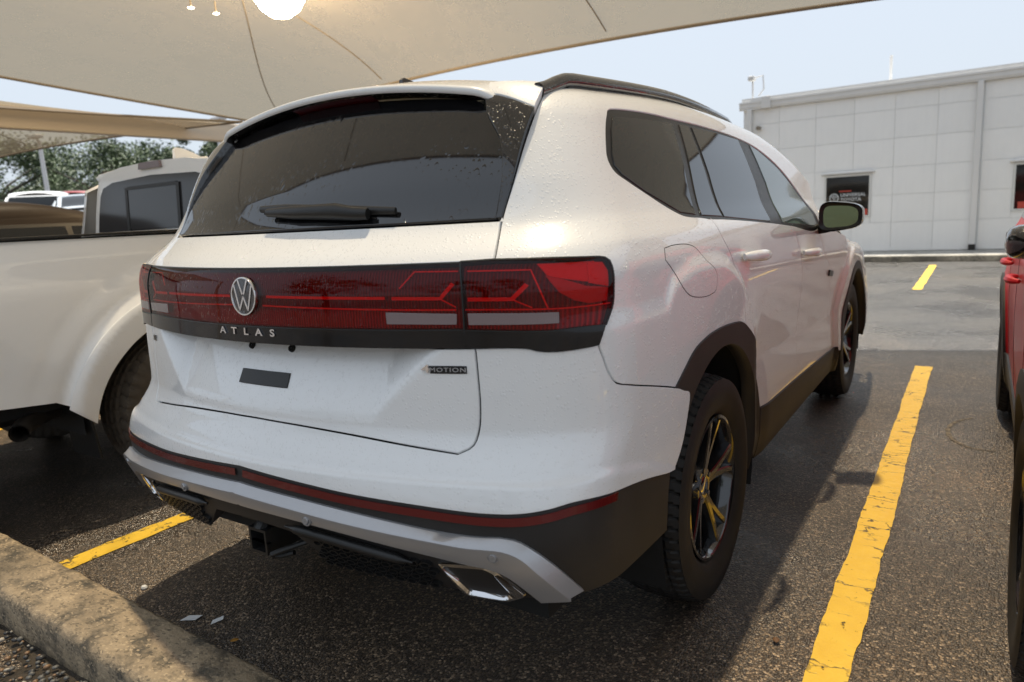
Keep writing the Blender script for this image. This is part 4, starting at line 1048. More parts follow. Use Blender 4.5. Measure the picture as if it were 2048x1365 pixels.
# ------------------------------------------------------------------ showroom building behind the aisle
def wall_mat(name, base, s=1.):
    m, n, l, b = mat_new(name); c = coords(n)
    st = n.new('ShaderNodeMapping'); st.inputs['Scale'].default_value = (2., 2., .25); l.new(c, st.inputs['Vector'])
    a = noise(n, l, st.outputs[0], 2.2, 6, .65); d = noise(n, l, c, .8, 4)
    col = mixc(n, l, ramp(n, l, a, [(.42, 0.), (.78, .22)]), base, tuple(x * .74 for x in base))
    col = mixc(n, l, ramp(n, l, d, [(.45, 0.), (.7, .15)]), col, tuple(x * .82 for x in base))
    oi = n.new('ShaderNodeObjectInfo')
    col = mixc(n, l, 1.0, col, ramp(n, l, oi.outputs['Random'], [(0., .965), (1., 1.0)]), 'MULTIPLY')
    l.new(col, b.inputs['Base Color']); setp(b, rough=.6)
    l.new(bump(n, l, noise(n, l, c, 120., 3), .15, .004), b.inputs['Normal'])
    return m
M['wall'] = wall_mat('white_wall_panel', (.80, .80, .785)); M['wall_trim'] = wall_mat('white_metal_trim', (.66, .655, .64)); M['joint'] = simple('panel_joint', (.74, .74, .73), .8)
M['win_dark'] = simple('dark_shop_glass', (.012, .011, .010), .06, spec=.5); M['frame_w'] = simple('white_window_frame', (.6, .6, .58), .5)
def build_hall():
    t = thing('showroom_building', 'long low white panelled building with gutter, downpipes and dark windows', 'building', (0, 14.9, 0))
    X0, X1, H = -3.03, 22.0, 3.32
    core = MB().box(((X0 + X1) / 2, 3.03, H / 2 + .02), (X1 - X0 - .04, 6.0, H)); core.build('wall_core', M['joint'], t)
    pm = {}
    cols = np.arange(X0, X1 - .1, .765); rows = [.10, .70, 1.27, 1.84, 2.42, 3.0, 3.34]
    wins = [(-1.30, -.37, .83, 1.75), (2.10, 3.05, .83, 1.75), (5.6, 6.55, .83, 1.75), (9.1, 10.05, .83, 1.75)]
    for i, x in enumerate(cols):
        for z0, z1 in zip(rows[:-1], rows[1:]):
            x1 = min(x + .765, X1)
            hit = [w for w in wins if w[0] < x1 - .02 and w[1] > x + .02 and w[2] < z1 - .02 and w[3] > z0 + .02]
            pieces = [(x, x1, z0, z1)]
            for w in hit:
                q = []
                for (a, c, d, e) in pieces:
                    if w[0] > a: q.append((a, min(w[0], c), d, e))
                    if w[1] < c: q.append((max(w[1], a), c, d, e))
                    m0, m1 = max(a, w[0]), min(c, w[1])
                    if m1 > m0:
                        if w[2] > d: q.append((m0, m1, d, min(w[2], e)))
                        if w[3] < e: q.append((m0, m1, max(w[3], d), e))
                pieces = q
            for (a, c, d, e) in pieces:
                if c - a < .02 or e - d < .02: continue
                key = (round(c - a, 3), round(e - d, 3)); off = RNG.uniform(0, .002)
                if key not in pm:
                    o = MB().rbox((0, 0, 0), (c - a - .004, .010, e - d - .004), .002).build('wall_panel', M['wall'], t); pm[key] = o.data
                else:
                    o = bpy.data.objects.new('wall_panel', pm[key]); COL.objects.link(o); o.parent = t
                o.location = ((a + c) / 2, -.003 - off, (d + e) / 2)
    # left return wall, gutter, downpipes
    MB().box((X0 - .012, 3.0, 1.7), (.022, 6.02, 3.3)).build('side_wall', M['wall'], t)
    g = MB().prism([(0, 0), (-.07, 0), (-.09, .05), (-.09, .13), (-.105, .13), (-.105, .17), (0, .17)], X0 - .10, X1, lambda u, v, d: (d, u - .012, v + H + .02))
    g.build('gutter', M['wall_trim'], t)
    MB().prism([(0, .17), (-.05, .17), (-.05, .25), (0, .25)], X0 - .05, X1, lambda u, v, d: (d, u - .012, v + H + .02)).build('roof_edge', M['wall_trim'], t)
    MB().box(((X0 + X1) / 2, 3.0, H + .2), (X1 - X0, 6.1, .06)).build('roof', M['joint'], t)
    for x in (X0 + .13, 1.49, 6.2, 11.0, 16.0):
        MB().rbox((x, -.085, H / 2 + .10), (.10, .075, H - .16), .008).build('downpipe', M['wall_trim'], t)
        MB().rbox((x, -.09, .13), (.12, .10, .16), .01).build('downpipe_shoe', M['trim'], t)
    for wi, (a, c, d, e) in enumerate(wins):
        fr = MB()
        for (cx, cz, sx, sz) in (((a + c) / 2, d + .02, c - a, .04), ((a + c) / 2, e - .02, c - a, .04), (a + .02, (d + e) / 2, .04, e - d - .08), (c - .02, (d + e) / 2, .04, e - d - .08)):
            fr.box((cx, -.005, cz), (sx, .06, sz))
        w = fr.build('window', M['frame_w'], t)
        MB().box(((a + c) / 2, .012, (d + e) / 2), (c - a - .07, .012, e - d - .07)).build('pane', M['win_dark'], w)
        MB().rbox(((a + c) / 2, -.045, e + .035), (c - a + .12, .07, .035), .006).build('window_head', M['wall_trim'], w)
        redm = simple('red_sticker', (.45, .05, .03), .5)
        MB().box((c - .16 if wi == 0 else a + .45, .004, d + .11), (.20 if wi == 0 else .7, .003, .13)).build('red_sticker', redm, w)
        if wi == 0:
            ltm = simple('pale_lettering', (.55, .58, .60), .5)
            for body, z, size, mm in (('UNIVERSAL', 1.315, .098, ltm), ('TOYOTA', 1.215, .098, ltm)):
                v, f = text_pts(body, size, 1.02, .001, .001); v = v - [v[:, 0].min(), 0, 0]
                mesh_obj('lettering', np.stack([v[:, 0] + a + .33, .003 - v[:, 2] * .5, v[:, 1] + z], 1), f, mm, w, smooth=False)
            MB().box((a + .42, .004, 1.40), (.24, .003, .022)).build('red_stripe', redm, w)
            rg = MB(); cx, cz = a + .20, 1.265
            def oval(rx, rz, wd, dx=0, dz=0):
                k = 36; vs = []
                for w_ in np.linspace(0, 2 * math.pi, k + 1)[:-1]:
                    vs += [(cx + dx + rx * math.cos(w_), .0025, cz + dz + rz * math.sin(w_)), (cx + dx + (rx - wd) * math.cos(w_), .0025, cz + dz + (rz - wd) * math.sin(w_))]
                rg.add(vs, [(2 * i, 2 * i + 1, (2 * i + 3) % (2 * k), (2 * i + 2) % (2 * k)) for i in range(k)])
            oval(.095, .095, .018); oval(.06, .025, .010, 0, .025); oval(.024, .06, .010)
            rg.build('round_sign', ltm, w)
    MB().rbox((X0 + .33, -.10, 2.92), (.09, .14, .08), .02).build('wall_light', simple('bronze_wall_light', (.20, .17, .13), .5), t)
    cb = MB(); cb.tube([(X0 + .15, .1, H + .25), (X0 + .15, .1, H + .75)], .02, 8).tube([(X0 + .15, .1, H + .72), (X0 + .40, .0, H + .74), (X0 + .42, 0, H + .45), (X0 + .3, 0, H + .30)], .016, 8).rbox((X0 + .16, -.02, H + .70), (.14, .2, .10), .02)
    cb.build('roof_camera', M['wall_trim'], t, smooth=True)
    MB().rbox((X0 + .50, -.13, H + .14), (.20, .10, .26), .01).build('junction_box', M['wall_trim'], t)
    MB().tube([(-.45 + .25, 1.2, H), (-.20, 1.2, H + .95)], .03, 8).build('vent_pipe', M['wall_trim'], t)
    return t
build_hall()
pv = MB().box((9.5, 14.15, .045), (31, 1.50, .09)); o = pv.build('pavement', concrete('pavement_concrete', (.36, .35, .32), (.20, .19, .17), .3)); tag(o, kind='structure')
o = MB().rbox((9.5, 13.30, .055), (31, .19, .12), .02).build('kerb', M['far_kerb']); tag(o, kind='structure')

# ------------------------------------------------------------------ fabric shade canopies
def fabric():
    m, n, l, b = mat_new('tan_shade_fabric'); out = n['Material Output']; n.remove(b)
    c = coords(n); w = noise(n, l, c, 1.3, 4, .6); col = mixc(n, l, w, (.18, .148, .108), (.22, .182, .135))
    st = ramp(n, l, noise(n, l, c, 3.1, 7, .7), [(.5, 0.), (.72, .35)]); col = mixc(n, l, st, col, (.13, .11, .085))
    mp = n.new('ShaderNodeMapping'); mp.inputs['Scale'].default_value = (1., .18, 1.); l.new(c, mp.inputs['Vector'])
    wv = n.new('ShaderNodeTexWave'); wv.inputs['Scale'].default_value = 42.; wv.inputs['Distortion'].default_value = 1.2; l.new(c, wv.inputs['Vector'])
    hb = math_n(n, l, 'ADD', math_n(n, l, 'MULTIPLY', noise(n, l, mp.outputs[0], 2.4, 3, .5), 2.2), math_n(n, l, 'MULTIPLY', wv.outputs['Fac'], .05))
    nb = bump(n, l, hb, .5, .06)
    d = n.new('ShaderNodeBsdfDiffuse'); l.new(col, d.inputs['Color']); l.new(nb, d.inputs['Normal']); tr = n.new('ShaderNodeBsdfTranslucent'); l.new(col, tr.inputs['Color'])
    tp = n.new('ShaderNodeBsdfTransparent'); tp.inputs['Color'].default_value = (1., .87, .67, 1)
    a = n.new('ShaderNodeMixShader'); a.inputs[0].default_value = .20; l.new(d.outputs[0], a.inputs[1]); l.new(tr.outputs[0], a.inputs[2])
    e = n.new('ShaderNodeMixShader'); e.inputs[0].default_value = .36; l.new(a.outputs[0], e.inputs[1]); l.new(tp.outputs[0], e.inputs[2])
    l.new(e.outputs[0], out.inputs['Surface'])
    return m
M['fabric'] = fabric(); M['seam'] = simple('fabric_seam', (.17, .14, .105), .8); M['steel'] = simple('tan_painted_steel', (.50, .43, .34), .45)
def canopy(label, cx, cy, hx, hy, sag, ze, rise, seams, tilt=0., wide=1., group='tan shade canopies over the parking rows', columns=()):
    t = thing('shade_canopy', label, 'canopy', (cx, cy, 0), group=group)
    sl, sr, sf, sb = sag
    def at(u, v, dz=0):
        e = 1 - v * v
        k = wide if u > 0 else 1.
        x = u * (hx * k - (sr if u > 0 else sl) * e * abs(u)); y = v * (hy - (sf if v > 0 else sb) * (1 - (u * k) ** 2) * abs(v))
        z = ze + rise * (1 - abs(u) ** 1.6) ** .9 * (1 - abs(v) ** 1.7) ** .9 - tilt * v
        return (x, y, z + dz)
    N = 40; g = np.linspace(-1, 1, N + 1)
    V = [at(u, v) for v in g for u in g]; k = N + 1
    mesh_obj('fabric_sheet', V, [(j * k + i, j * k + i + 1, (j + 1) * k + i + 1, (j + 1) * k + i) for j in range(N) for i in range(N)], M['fabric'], t)
    hem = MB()
    for p in ([at(1, v) for v in g], [at(-1, v) for v in g], [at(u, 1) for u in g], [at(u, -1) for u in g]): hem.tube(p, .018, 6)
    hem.build('edge_hem', M['seam'], t, smooth=True)
    for u0, u1 in seams:
        p = [at(u0 + (u1 - u0) * s, -1 + 2 * s, -.006) for s in np.linspace(0.02, .98, 40)]
        MB().tube(p, .007, 6).build('seam', M['seam'], t, smooth=True)
    for u, v in columns:
        x, y, z = at(u, v); MB().tube([(x * 1.01, y * 1.01, 0), (x * 1.01, y * 1.01, z)], .09, 14).build('column', M['steel'], t, smooth=True)
    return t
canopy('large tan fabric shade canopy spread overhead above the white sport utility vehicle', -3.0, 1.85, 5.3, 3.85, (-.1, 1.2, 1.0, .5), 3.3, .70, ((.54, -.85), (-.36, -.325), (.16, .185)), tilt=.3, wide=1.42, columns=((-1, 1), (1, 1), (-1, -1)))
canopy('farther tan shade canopy at left above the dark car, steel beam below it', -13.4, .1, 5.35, 5.0, (1.2, .6, .9, 1.0), 2.95, .9, ((.55, .55), (.0, .1)), columns=((-1, 1), (1, -1), (-1, -1)))
canopy('separate tan shade canopy at the right near the building, mirrored in the side windows', 8.7, 9.4, 5.3, 4.3, (1.25, 1.25, 1.0, 1.0), 3.0, 1.0, ((-.4, -.4), (.4, .4)), columns=((-1, 1), (1, 1), (-1, -1), (1, -1)))
bmo = MB().rbox((-9.15, 2.6, 2.93), (.16, 9.0, .30), .02).build('canopy_beam', M['steel']); tag(bmo, 'wide horizontal tan steel beam under the farther canopy', 'beam')
for y in (-1.8, 7.0): MB().tube([(-9.15, y, 0), (-9.15, y, 2.79)], .09, 14).build('column', M['steel'], bmo, smooth=True)

# ------------------------------------------------------------------ lit lamps and an added sun-glow globe below the canopies
def lamp_mat(name, col, power):
    m, n, l, b = mat_new(name); setp(b, base=(.8, .8, .8), emit=col, power=power); return m
M['glow_hot'] = lamp_mat('sun_glow_face', (1., .80, .50), 30.); M['lamp_small'] = lamp_mat('lit_spot_face', (1., .93, .78), 14.)
def hang_lamp(label, at, r, mat, top, light=0., group=None):
    t = thing('hanging_lamp', label, 'lamp', at, group=group)
    MB().lathe([(.001, r * .55), (r * .35, r * .55), (r * .55, r * .30), (r * .95, r * .12), (r * 1.0, .0), (r * .93, -.004)], 32, axis='z').build('housing', M['steel'], t, smooth=True)
    MB().lathe([(.001, -r * .30), (r * .4, -r * .26), (r * .75, -r * .12), (r * .92, 0)], 32, axis='z').build('lamp_face', mat, t, smooth=True)
    MB().tube([(0, 0, r * .5), (0, 0, top - at[2])], .008, 6).build('hanger', M['seam'], t)
    if light:
        ld = bpy.data.lights.new('added_glow', 'POINT'); ld.energy = light; ld.color = (1., .72, .40); ld.shadow_soft_size = r
        lo = bpy.data.objects.new('added_glow', ld); COL.objects.link(lo); lo.parent = t; lo.location = (0, 0, -r * .6)
gl = thing('sun_glow_globe', 'added warm glowing globe standing in for sun glow, close under the large canopy, at the top photo edge', 'lamp', (-4.36, 2.93, 3.62))  # added globe, stands in for the sun glowing through the fabric
MB().lathe([(.001, -.24), (.10, -.225), (.19, -.16), (.25, -.06), (.265, .0), (.24, .06), (.16, .10), (.06, .115)], 40, axis='z').build('globe', M['glow_hot'], gl, smooth=True)
MB().lathe([(.001, .16), (.07, .16), (.075, .11), (.06, .10)], 20, axis='z').build('cap', M['steel'], gl, smooth=True)
ld = bpy.data.lights.new('added_glow', 'POINT'); ld.energy = 150.; ld.color = (1., .72, .40); ld.shadow_soft_size = .3  # added point light, spreads the warm glow over the fabric
lo = bpy.data.objects.new('added_glow', ld); COL.objects.link(lo); lo.parent = gl; lo.location = (.5, -.6, -.45)
for p, lb in (((-5.36, 2.61, 3.61), 'left one of two small lit spots under the large canopy'), ((-5.27, 2.84, 3.58), 'right one of two small lit spots under the large canopy')): hang_lamp(lb, p, .034, M['lamp_small'], 3.70, group='small lit spots under the canopies')
for p, lb in (((-10.58, 3.15, 3.29), 'left one of two tiny lit spots above the steel beam'), ((-10.49, 3.355, 3.266), 'right one of two tiny lit spots above the steel beam')): hang_lamp(lb, p, .035, M['lamp_small'], 3.2, group='small lit spots under the canopies')

# ------------------------------------------------------------------ other vehicles
def car_field(s):
    def Fd(P):
        x = np.abs(P[..., 0]); y = P[..., 1]; z = P[..., 2]
        w = curve(z, [.15, .3, .5, .8, s['belt'] - .06, s['belt'] + .04, s['roof'] - .12, s['roof'] + .2], [s['hw'] - .09, s['hw'] - .03, s['hw'] - .012, s['hw'], s['hw'] - .005, s['hw'] - .05, s['hw'] - .22, s['hw'] - .36])
        w = w - .06 * np.clip((-y - .2) / .8, 0, 2) ** 2 - .06 * np.clip((y - s['wb'] + .1) / .8, 0, 2) ** 2
        for yc in (0, s['wb']):
            w = w + s.get('flare', .015) * sm(s['arch'] + .10, s['arch'] + .03, np.hypot(y - yc, z - s['wr']))
        tz = curve(y, *zip(*s['top'])) - .10 * x * x
        r = smin(w - x, tz - z, .07)
        yr = curve(z, *zip(*s['tail'])) + .22 * x * x
        return smin(smin(r, y - yr, .10), s['nose'] - .25 * x * x - y, .18)
    return Fd
CROSS = dict(hw=.925, belt=1.06, roof=1.66, wb=2.69, wr=.355, arch=.41, nose=3.60, top=[(-1.1, 1.58), (-.8, 1.62), (0, 1.66), (.9, 1.655), (1.4, 1.58), (2.25, 1.12), (2.5, 1.06), (3.4, .95), (3.8, .80)],
             tail=[(.2, -.86), (.45, -.95), (.7, -.95), (1.05, -.90), (1.6, -.62), (1.9, -.45)])
SEDAN = dict(hw=.90, belt=.98, roof=1.45, wb=2.72, wr=.33, arch=.38, nose=3.55, top=[(-1.2, 1.02), (-.7, 1.05), (-.45, 1.10), (.35, 1.40), (.9, 1.455), (1.3, 1.43), (2.2, 1.02), (3.3, .86), (3.7, .74)],
             tail=[(.2, -.95), (.45, -1.05), (.8, -1.06), (1.0, -1.03), (1.6, -1.0)])
HATCH = dict(hw=.88, belt=1.0, roof=1.52, wb=2.55, wr=.32, arch=.37, nose=3.35, top=[(-1.0, 1.45), (0, 1.50), (.8, 1.51), (1.2, 1.46), (2.05, 1.02), (3.2, .88), (3.6, .75)],
             tail=[(.2, -.74), (.45, -.82), (.95, -.82), (1.5, -.55), (1.8, -.4)])
def make_car(name, label, cat, loc, rz, paint_m, s, group=None, detail=1, cladding=False, step=.06):
    t = thing(name, label, cat, loc, rz, group)
    Fd = car_field(s); S = Chart(Fd, 'side'); T_ = Chart(Fd, 'top'); RE = Chart(Fd, 'rear'); FR = Chart(Fd, 'front')
    wb, a, wr = s['wb'], s['arch'], s['wr']; st = .03 if detail else .08
    y0, y1 = -.66, s['nose'] - .42
    ys = np.linspace(y0, y1, 50); e, _ = T_(np.stack([0 * ys + s['hw'] - .20, ys], 1))
    topl = np.stack([ys, e[:, 2] - .004], 1)
    arc = lambda yc: np.array([(yc + a * math.cos(w), wr + a * math.sin(w)) for w in np.linspace(math.pi * 1.15, -.15 * math.pi, 34)])
    low = join(poly_line([(y0, .34), tuple(arc(0)[0])], st), arc(0), poly_line([tuple(arc(0)[-1]), tuple(arc(wb)[0])], st), arc(wb), poly_line([tuple(arc(wb)[-1]), (y1, .34)], st))
    side = join(topl[::-1], low, poly_line([(y1, .34), tuple(topl[-1])], st))
    o = panel('body_side', S, side, paint_m, t, step=step * .6 if detail else step, depth=.03); mirror_copy(o, t)
    panel('roof_and_bonnet', T_, join(poly_line([(-s['hw'] + .205, y0 + .08), (s['hw'] - .205, y0 + .08)], .05), poly_line([(s['hw'] - .205, y1), (-s['hw'] + .205, y1)], .05)), paint_m, t, step=step)
    zt = s['tail'][-2][1]
    hr = s['hw'] - .10
    panel('rear_panel', RE, join(poly_line([(-hr, .36), (hr, .36)], .05), poly_line([(hr, s['belt']), (hr - .16, s['roof'] - .16), (-hr + .16, s['roof'] - .16), (-hr, s['belt'])], .05)) if s is not SEDAN else poly_line([(-hr, .36), (hr, .36), (hr, .98), (-hr, .98), (-hr, .36)], .05)[:-1], paint_m, t, step=step, off=.002)
    panel('front_panel', FR, poly_line([(-.72, .30), (.72, .30), (.72, .80), (-.72, .80), (-.72, .30)], .05)[:-1], paint_m, t, step=step)
    # glass, laid on the shell
    b0 = s['belt'] + .045
    def zroof(y): return float(np.interp(y, topl[:, 0], topl[:, 1])) - .05
    yw = np.linspace(-.40 if s is not SEDAN else .05, 1.95, 60); up = np.array([(y, zroof(y)) for y in yw if zroof(y) > b0 + .03])
    dlo = join(up, poly_line([tuple(up[-1]), (up[-1, 0] + .03, b0), (up[0, 0] - .08, b0 + .03), tuple(up[0])], .03))
    pil = [.42, 1.22]
    o = panel('window_surround', S, dlo, M['trim'], t, off=.002, gap=0, depth=.006, step=step); mirror_copy(o, t)
    edges = [dlo[:, 0].min() + .04] + pil + [dlo[:, 0].max() - .04]
    for k in range(3):
        lo_, hi_ = edges[k] + .03, edges[k + 1] - .02
        yy = np.linspace(lo_, hi_, 24); q = np.array([(y, min(zroof(y) - .025, zroof(max(y, up[0, 0])) - .025)) for y in yy]); q = q[q[:, 1] > b0 + .03]
        if len(q) < 3: continue
        lp = join(q, poly_line([tuple(q[-1]), (q[-1, 0] + .01, b0 + .02), (q[0, 0], b0 + .02), tuple(q[0])], .03))
        o = panel('side_window', S, lp, M['glass'], t, off=.004, gap=0, depth=.003, step=step); mirror_copy(o, t)
    ws = [y for y, z in s['top'] if z > s['roof'] - .12][-1]; we = [y for y, z in s['top'] if z < s['belt'] + .09 and y > ws][0]
    panel('windscreen', T_, join(poly_line([(-.56, ws + .02), (.56, ws + .02)], .05), poly_line([(.66, we - .08), (-.66, we - .08)], .05)), M['glass'], t, off=.004, gap=0, depth=.004, step=step)
    if s is SEDAN: panel('rear_window', T_, poly_line([(-.60, -.38), (.60, -.38), (.54, .28), (-.54, .28), (-.60, -.38)], .05)[:-1], M['glass'], t, off=.004, gap=0, depth=.004, step=step)
    else: panel('rear_window', RE, poly_line([(-hr + .10, s['belt'] + .07), (hr - .10, s['belt'] + .07), (hr - .20, s['roof'] - .20), (-hr + .20, s['roof'] - .20), (-hr + .10, s['belt'] + .07)], .05)[:-1], M['glass'], t, off=.006, gap=0, depth=.004, step=step)
    for sx in (1, -1):
        panel('tail_lamp', RE, poly_line([(sx * (hr - .30), .86), (sx * (hr - .01), .86), (sx * (hr - .01), 1.0), (sx * (hr - .30), .98), (sx * (hr - .30), .86)], .04)[:-1], M['lens_red'], t, off=.008, gap=0, depth=.012, step=.05)
        panel('headlamp', FR, poly_line([(sx * .38, .66), (sx * .70, .66), (sx * .70, .77), (sx * .40, .75), (sx * .38, .66)], .04)[:-1], M['lens_clear'], t, off=.006, gap=0, depth=.012, step=.05)
    ub = MB().box((0, (y0 + y1) / 2, .32), (s['hw'] * 1.66, y1 - y0, .08))
    for yc in (0, wb):
        for sx in (1, -1):
            ns = 18; vs = []
            for k in range(ns + 1):
                w = math.pi * (-.12 + 1.24 * k / ns)
                for x in (.55, s['hw'] - .03): vs.append((sx * x, yc + (a + .01) * math.cos(w), wr + (a + .01) * math.sin(w)))
            ub.add(vs, [(2 * k, 2 * k + 1, 2 * k + 3, 2 * k + 2) for k in range(ns)])
            ub.add([vs[2 * k] for k in range(ns + 1)], [tuple(range(ns + 1))])
    ub.build('underbody', M['underside'], t)
    if cladding:
        for yc in (0, wb):
            ou = np.array([(yc + (a + .05) * math.cos(w), wr + (a + .05) * math.sin(w)) for w in np.linspace(math.pi * 1.12, -.12 * math.pi, 40)]); ii = np.array([(yc + (a - .015) * math.cos(w), wr + (a - .015) * math.sin(w)) for w in np.linspace(-.12 * math.pi, math.pi * 1.12, 40)])
            o = panel('arch_cladding', S, join(ou, ii), M['cladding'], t, off=.012, gap=0, depth=.05, step=.04); mirror_copy(o, t)
        o = panel('sill_cladding', S, poly_line([(a + .04, .24), (wb - a - .04, .24), (wb - a - .04, .44), (a + .04, .44), (a + .04, .24)], .04)[:-1], M['cladding'], t, off=.010, depth=.03, step=.05); mirror_copy(o, t)
    if detail:
        for nm, y in (('door_gap', .50), ('door_gap', 1.30), ('door_gap', 2.16)):
            o = ribbon(nm, S, smooth_line([(y - (.12 if y < .6 else 0), s['belt'] + .03), (y - (.02 if y < .6 else 0), .85), (y + (.08 if y < .6 else 0), .46)], .03), .006, M['gap'], t, off=.001, thick=.002); mirror_copy(o, t)
        for y in (.68, 1.50):
            P, N = S([(y + d, s['belt'] - .12) for d in np.linspace(-.10, .10, 11)]); f = np.sin(np.linspace(0, math.pi, 11)) ** .5
            o = MB().tube([Vector(p + q * (.006 + .032 * ff)) for p, q, ff in zip(P, N, f)], [.008 + .009 * ff for ff in f], 8).build('door_handle', paint_m, t, smooth=True); mirror_copy(o, t)
    for sx in (1, -1):
        c = Vector((sx * (s['hw'] - .025), 1.80, s['belt'] + .045)); q = []; n1 = 16
        for dy, s0 in ((-.05, .96), (0, 1.04), (.05, .95), (.09, .7), (.11, .2)):
            for j in range(n1):
                w = 2 * math.pi * j / n1; cx, sz = math.copysign(abs(math.cos(w)) ** .6, math.cos(w)), math.copysign(abs(math.sin(w)) ** .6, math.sin(w))
                q.append(c + Vector((sx * cx * .085 * s0, dy, sz * .062 * s0)))
        mr = MB().add(q, [(i * n1 + j, i * n1 + (j + 1) % n1, (i + 1) * n1 + (j + 1) % n1, (i + 1) * n1 + j) for i in range(4) for j in range(n1)]); mr.add(q[:n1], [tuple(range(n1))])
        mo = mr.build('door_mirror', M['black_gloss'], t, smooth=True, sharp=50)
        MB().tube([(sx * (s['hw'] - .06), 1.84, s['belt']), (sx * (s['hw'] - .01), 1.82, s['belt'] + .0)], .022, 8).build('mirror_arm', M['trim'], mo, smooth=True)
    for yc in (0, wb):
        for sx in (1, -1):
            make_wheel(t, (sx * (s['hw'] - .10), yc, wr), sx, R=wr, width=.225, rim_r=wr * .63, twin=False, spokes=5 if detail else 6, alloy='black_alloy' if cladding else 'grey_alloy', blocks=60 if detail else 20)
    return t
RED = make_car('red_crossover', 'red crossover with black mirror and arch cladding, cropped by the right photo edge', 'car', (2.71, 2.74, 0), math.pi, M['red_paint'], CROSS, cladding=True, step=.05)
make_car('parked_crossover', 'dark brown crossover whose roof shows over the white pickup bed', 'car', (-5.50, -.45, 0), 0, M['dark_paint'], CROSS, step=.07)

# ------------------------------------------------------------------ white pickup in the next bay
def build_truck():
    t = thing('pickup_truck', 'cream white pickup truck with knobbly tyre and grey cab window, parked at left', 'truck', (-2.74, -.08, 0))
    HW = .945
    def F(P):
        x = np.abs(P[..., 0]); y = P[..., 1]; z = P[..., 2]
        w = curve(z, [.3, .5, .62, .80, 1.05, 1.18, 1.26, 1.32, 1.34, 1.7, 1.85], [.86, .90, .915, .935, .938, .925, .91, .895, .88, .70, .60]) + 0 * y
        r = np.hypot(y, (z - .42) * 1.02)
        w = w + .045 * sm(.68, .60, r) * sm(1.12, 1.0, z) + .012 * sm(.80, .70, r)
        w = w - .04 * sm(-.72, -1.0, y) * sm(.98, .70, z) - .05 * np.clip((-y - .9) / .3, 0, 2) ** 2
        cab = sm(.38, .43, y)
        top = np.where(y < .40, 1.325, curve(y, [.4, .55, 1.2, 1.9, 2.75, 3.0, 4.1, 4.4], [1.735, 1.765, 1.785, 1.74, 1.24, 1.20, 1.10, .95])) - .07 * x * x * (y > .4)
        s = smin(w - x, top - z, .05)
        return smin(smin(s, y + 1.20 - .02 * x * x, .05), 4.45 - .3 * x * x - y, .2)
    S = Chart(F, 'side'); TP = Chart(F, 'top'); RE = Chart(F, 'rear'); cr = M['cream']
    arch = np.array([(.555 * math.cos(w), .42 + .50 * math.sin(w)) for w in np.linspace(math.pi * .95, .05 * math.pi, 60)])
    bed = join(poly_line([(.385, 1.30), (-1.16, 1.31)]), poly_line([(-1.16, 1.31), (-1.17, .66), (-1.0, .60), (-.68, .575), tuple(arch[0])]), arch, poly_line([tuple(arch[-1]), (.385, .50), (.385, 1.30)]))
    b = panel('bed_side', S, bed, cr, t, step=.02, depth=.03); mirror_copy(b, t)
    ou = np.array([(.645 * math.cos(w), .40 + .625 * math.sin(w)) for w in np.linspace(math.pi * .93, .07 * math.pi, 60)])
    ii = np.array([(.540 * math.cos(w), .40 + .505 * math.sin(w)) for w in np.linspace(.03 * math.pi, math.pi * .97, 60)])
    fl = panel('fender_flare', S, join(ou, ii), cr, t, off=.016, gap=0, depth=.07, step=.02, lip=.004); mirror_copy(fl, t)
    rail = MB()
    for sx in (1, -1): rail.rbox((sx * .878, -.39, 1.319), (.075, 1.56, .011), .003)
    rail.rbox((0, -1.17, 1.319), (1.7, .05, .011), .003).build('bed_rail_cap', M['trim'], t)
    inner = MB().box((.80, -.39, 1.0), (.012, 1.55, .62)).box((-.80, -.39, 1.0), (.012, 1.55, .62)).box((0, .37, 1.0), (1.6, .012, .62)).box((0, -.39, .70), (1.6, 1.55, .012)); inner.build('bed_liner', M['trim'], t)
    panel('tailgate', RE, poly_line([(-.80, .66), (.80, .66), (.80, 1.30), (-.80, 1.30), (-.80, .66)])[:-1], cr, t, step=.06)
    for sx in (1, -1): panel('tail_lamp', RE, poly_line([(sx * .81, .85), (sx * .87, .85), (sx * .87, 1.24), (sx * .81, 1.24), (sx * .81, .85)])[:-1], M['lens_red'], t, off=.004, gap=0, step=.05)
    MB().rbox((0, -1.27, .60), (1.80, .20, .19), .04).build('rear_bumper', cr, t, smooth=True)
    MB().rbox((0, -1.28, .70), (1.2, .19, .014), .004).build('bumper_step', M['trim'], t)
    # cab: back wall, window, roof
    def ring(z, dx=0): return dx
    outl = [(-.80, 1.325), (.80, 1.325), (.775, 1.45), (.73, 1.60), (.70, 1.665), (.62, 1.715), (.40, 1.745), (0, 1.758), (-.40, 1.745), (-.62, 1.715), (-.70, 1.665), (-.73, 1.60), (-.775, 1.45)]
    fr = lambda u, v, d: (u * .93 + .03, d - .07 * (1.76 - v) + .455, v)
    cabw = MB().prism(outl, 0, .02, fr).build('cab_back', cr, t)
    gw = [(-.74, 1.335), (.74, 1.335), (.715, 1.45), (.675, 1.575), (.63, 1.625), (.50, 1.655), (0, 1.672), (-.50, 1.655), (-.63, 1.625), (-.675, 1.575), (-.715, 1.45)]
    greyg = simple('grey_cab_glass', (.045, .045, .047), .10, spec=.5)
    win = MB().prism(gw, -.006, .0, fr).build('cab_rear_window', greyg, cabw)
    MB().prism([(-.30, 1.345), (.30, 1.345), (.30, 1.60), (-.30, 1.60)], -.012, -.008, fr).build('sliding_pane', greyg, win)
    sl = MB()
    for u in (-.31, .31): sl.prism([(u - .016, 1.335), (u + .016, 1.335), (u + .016, 1.61), (u - .016, 1.61)], -.0155, -.006, fr)
    sl.prism([(-.294, 1.594), (.294, 1.594), (.294, 1.616), (-.294, 1.616)], -.0155, -.006, fr).build('slider_frame', M['trim'], win)
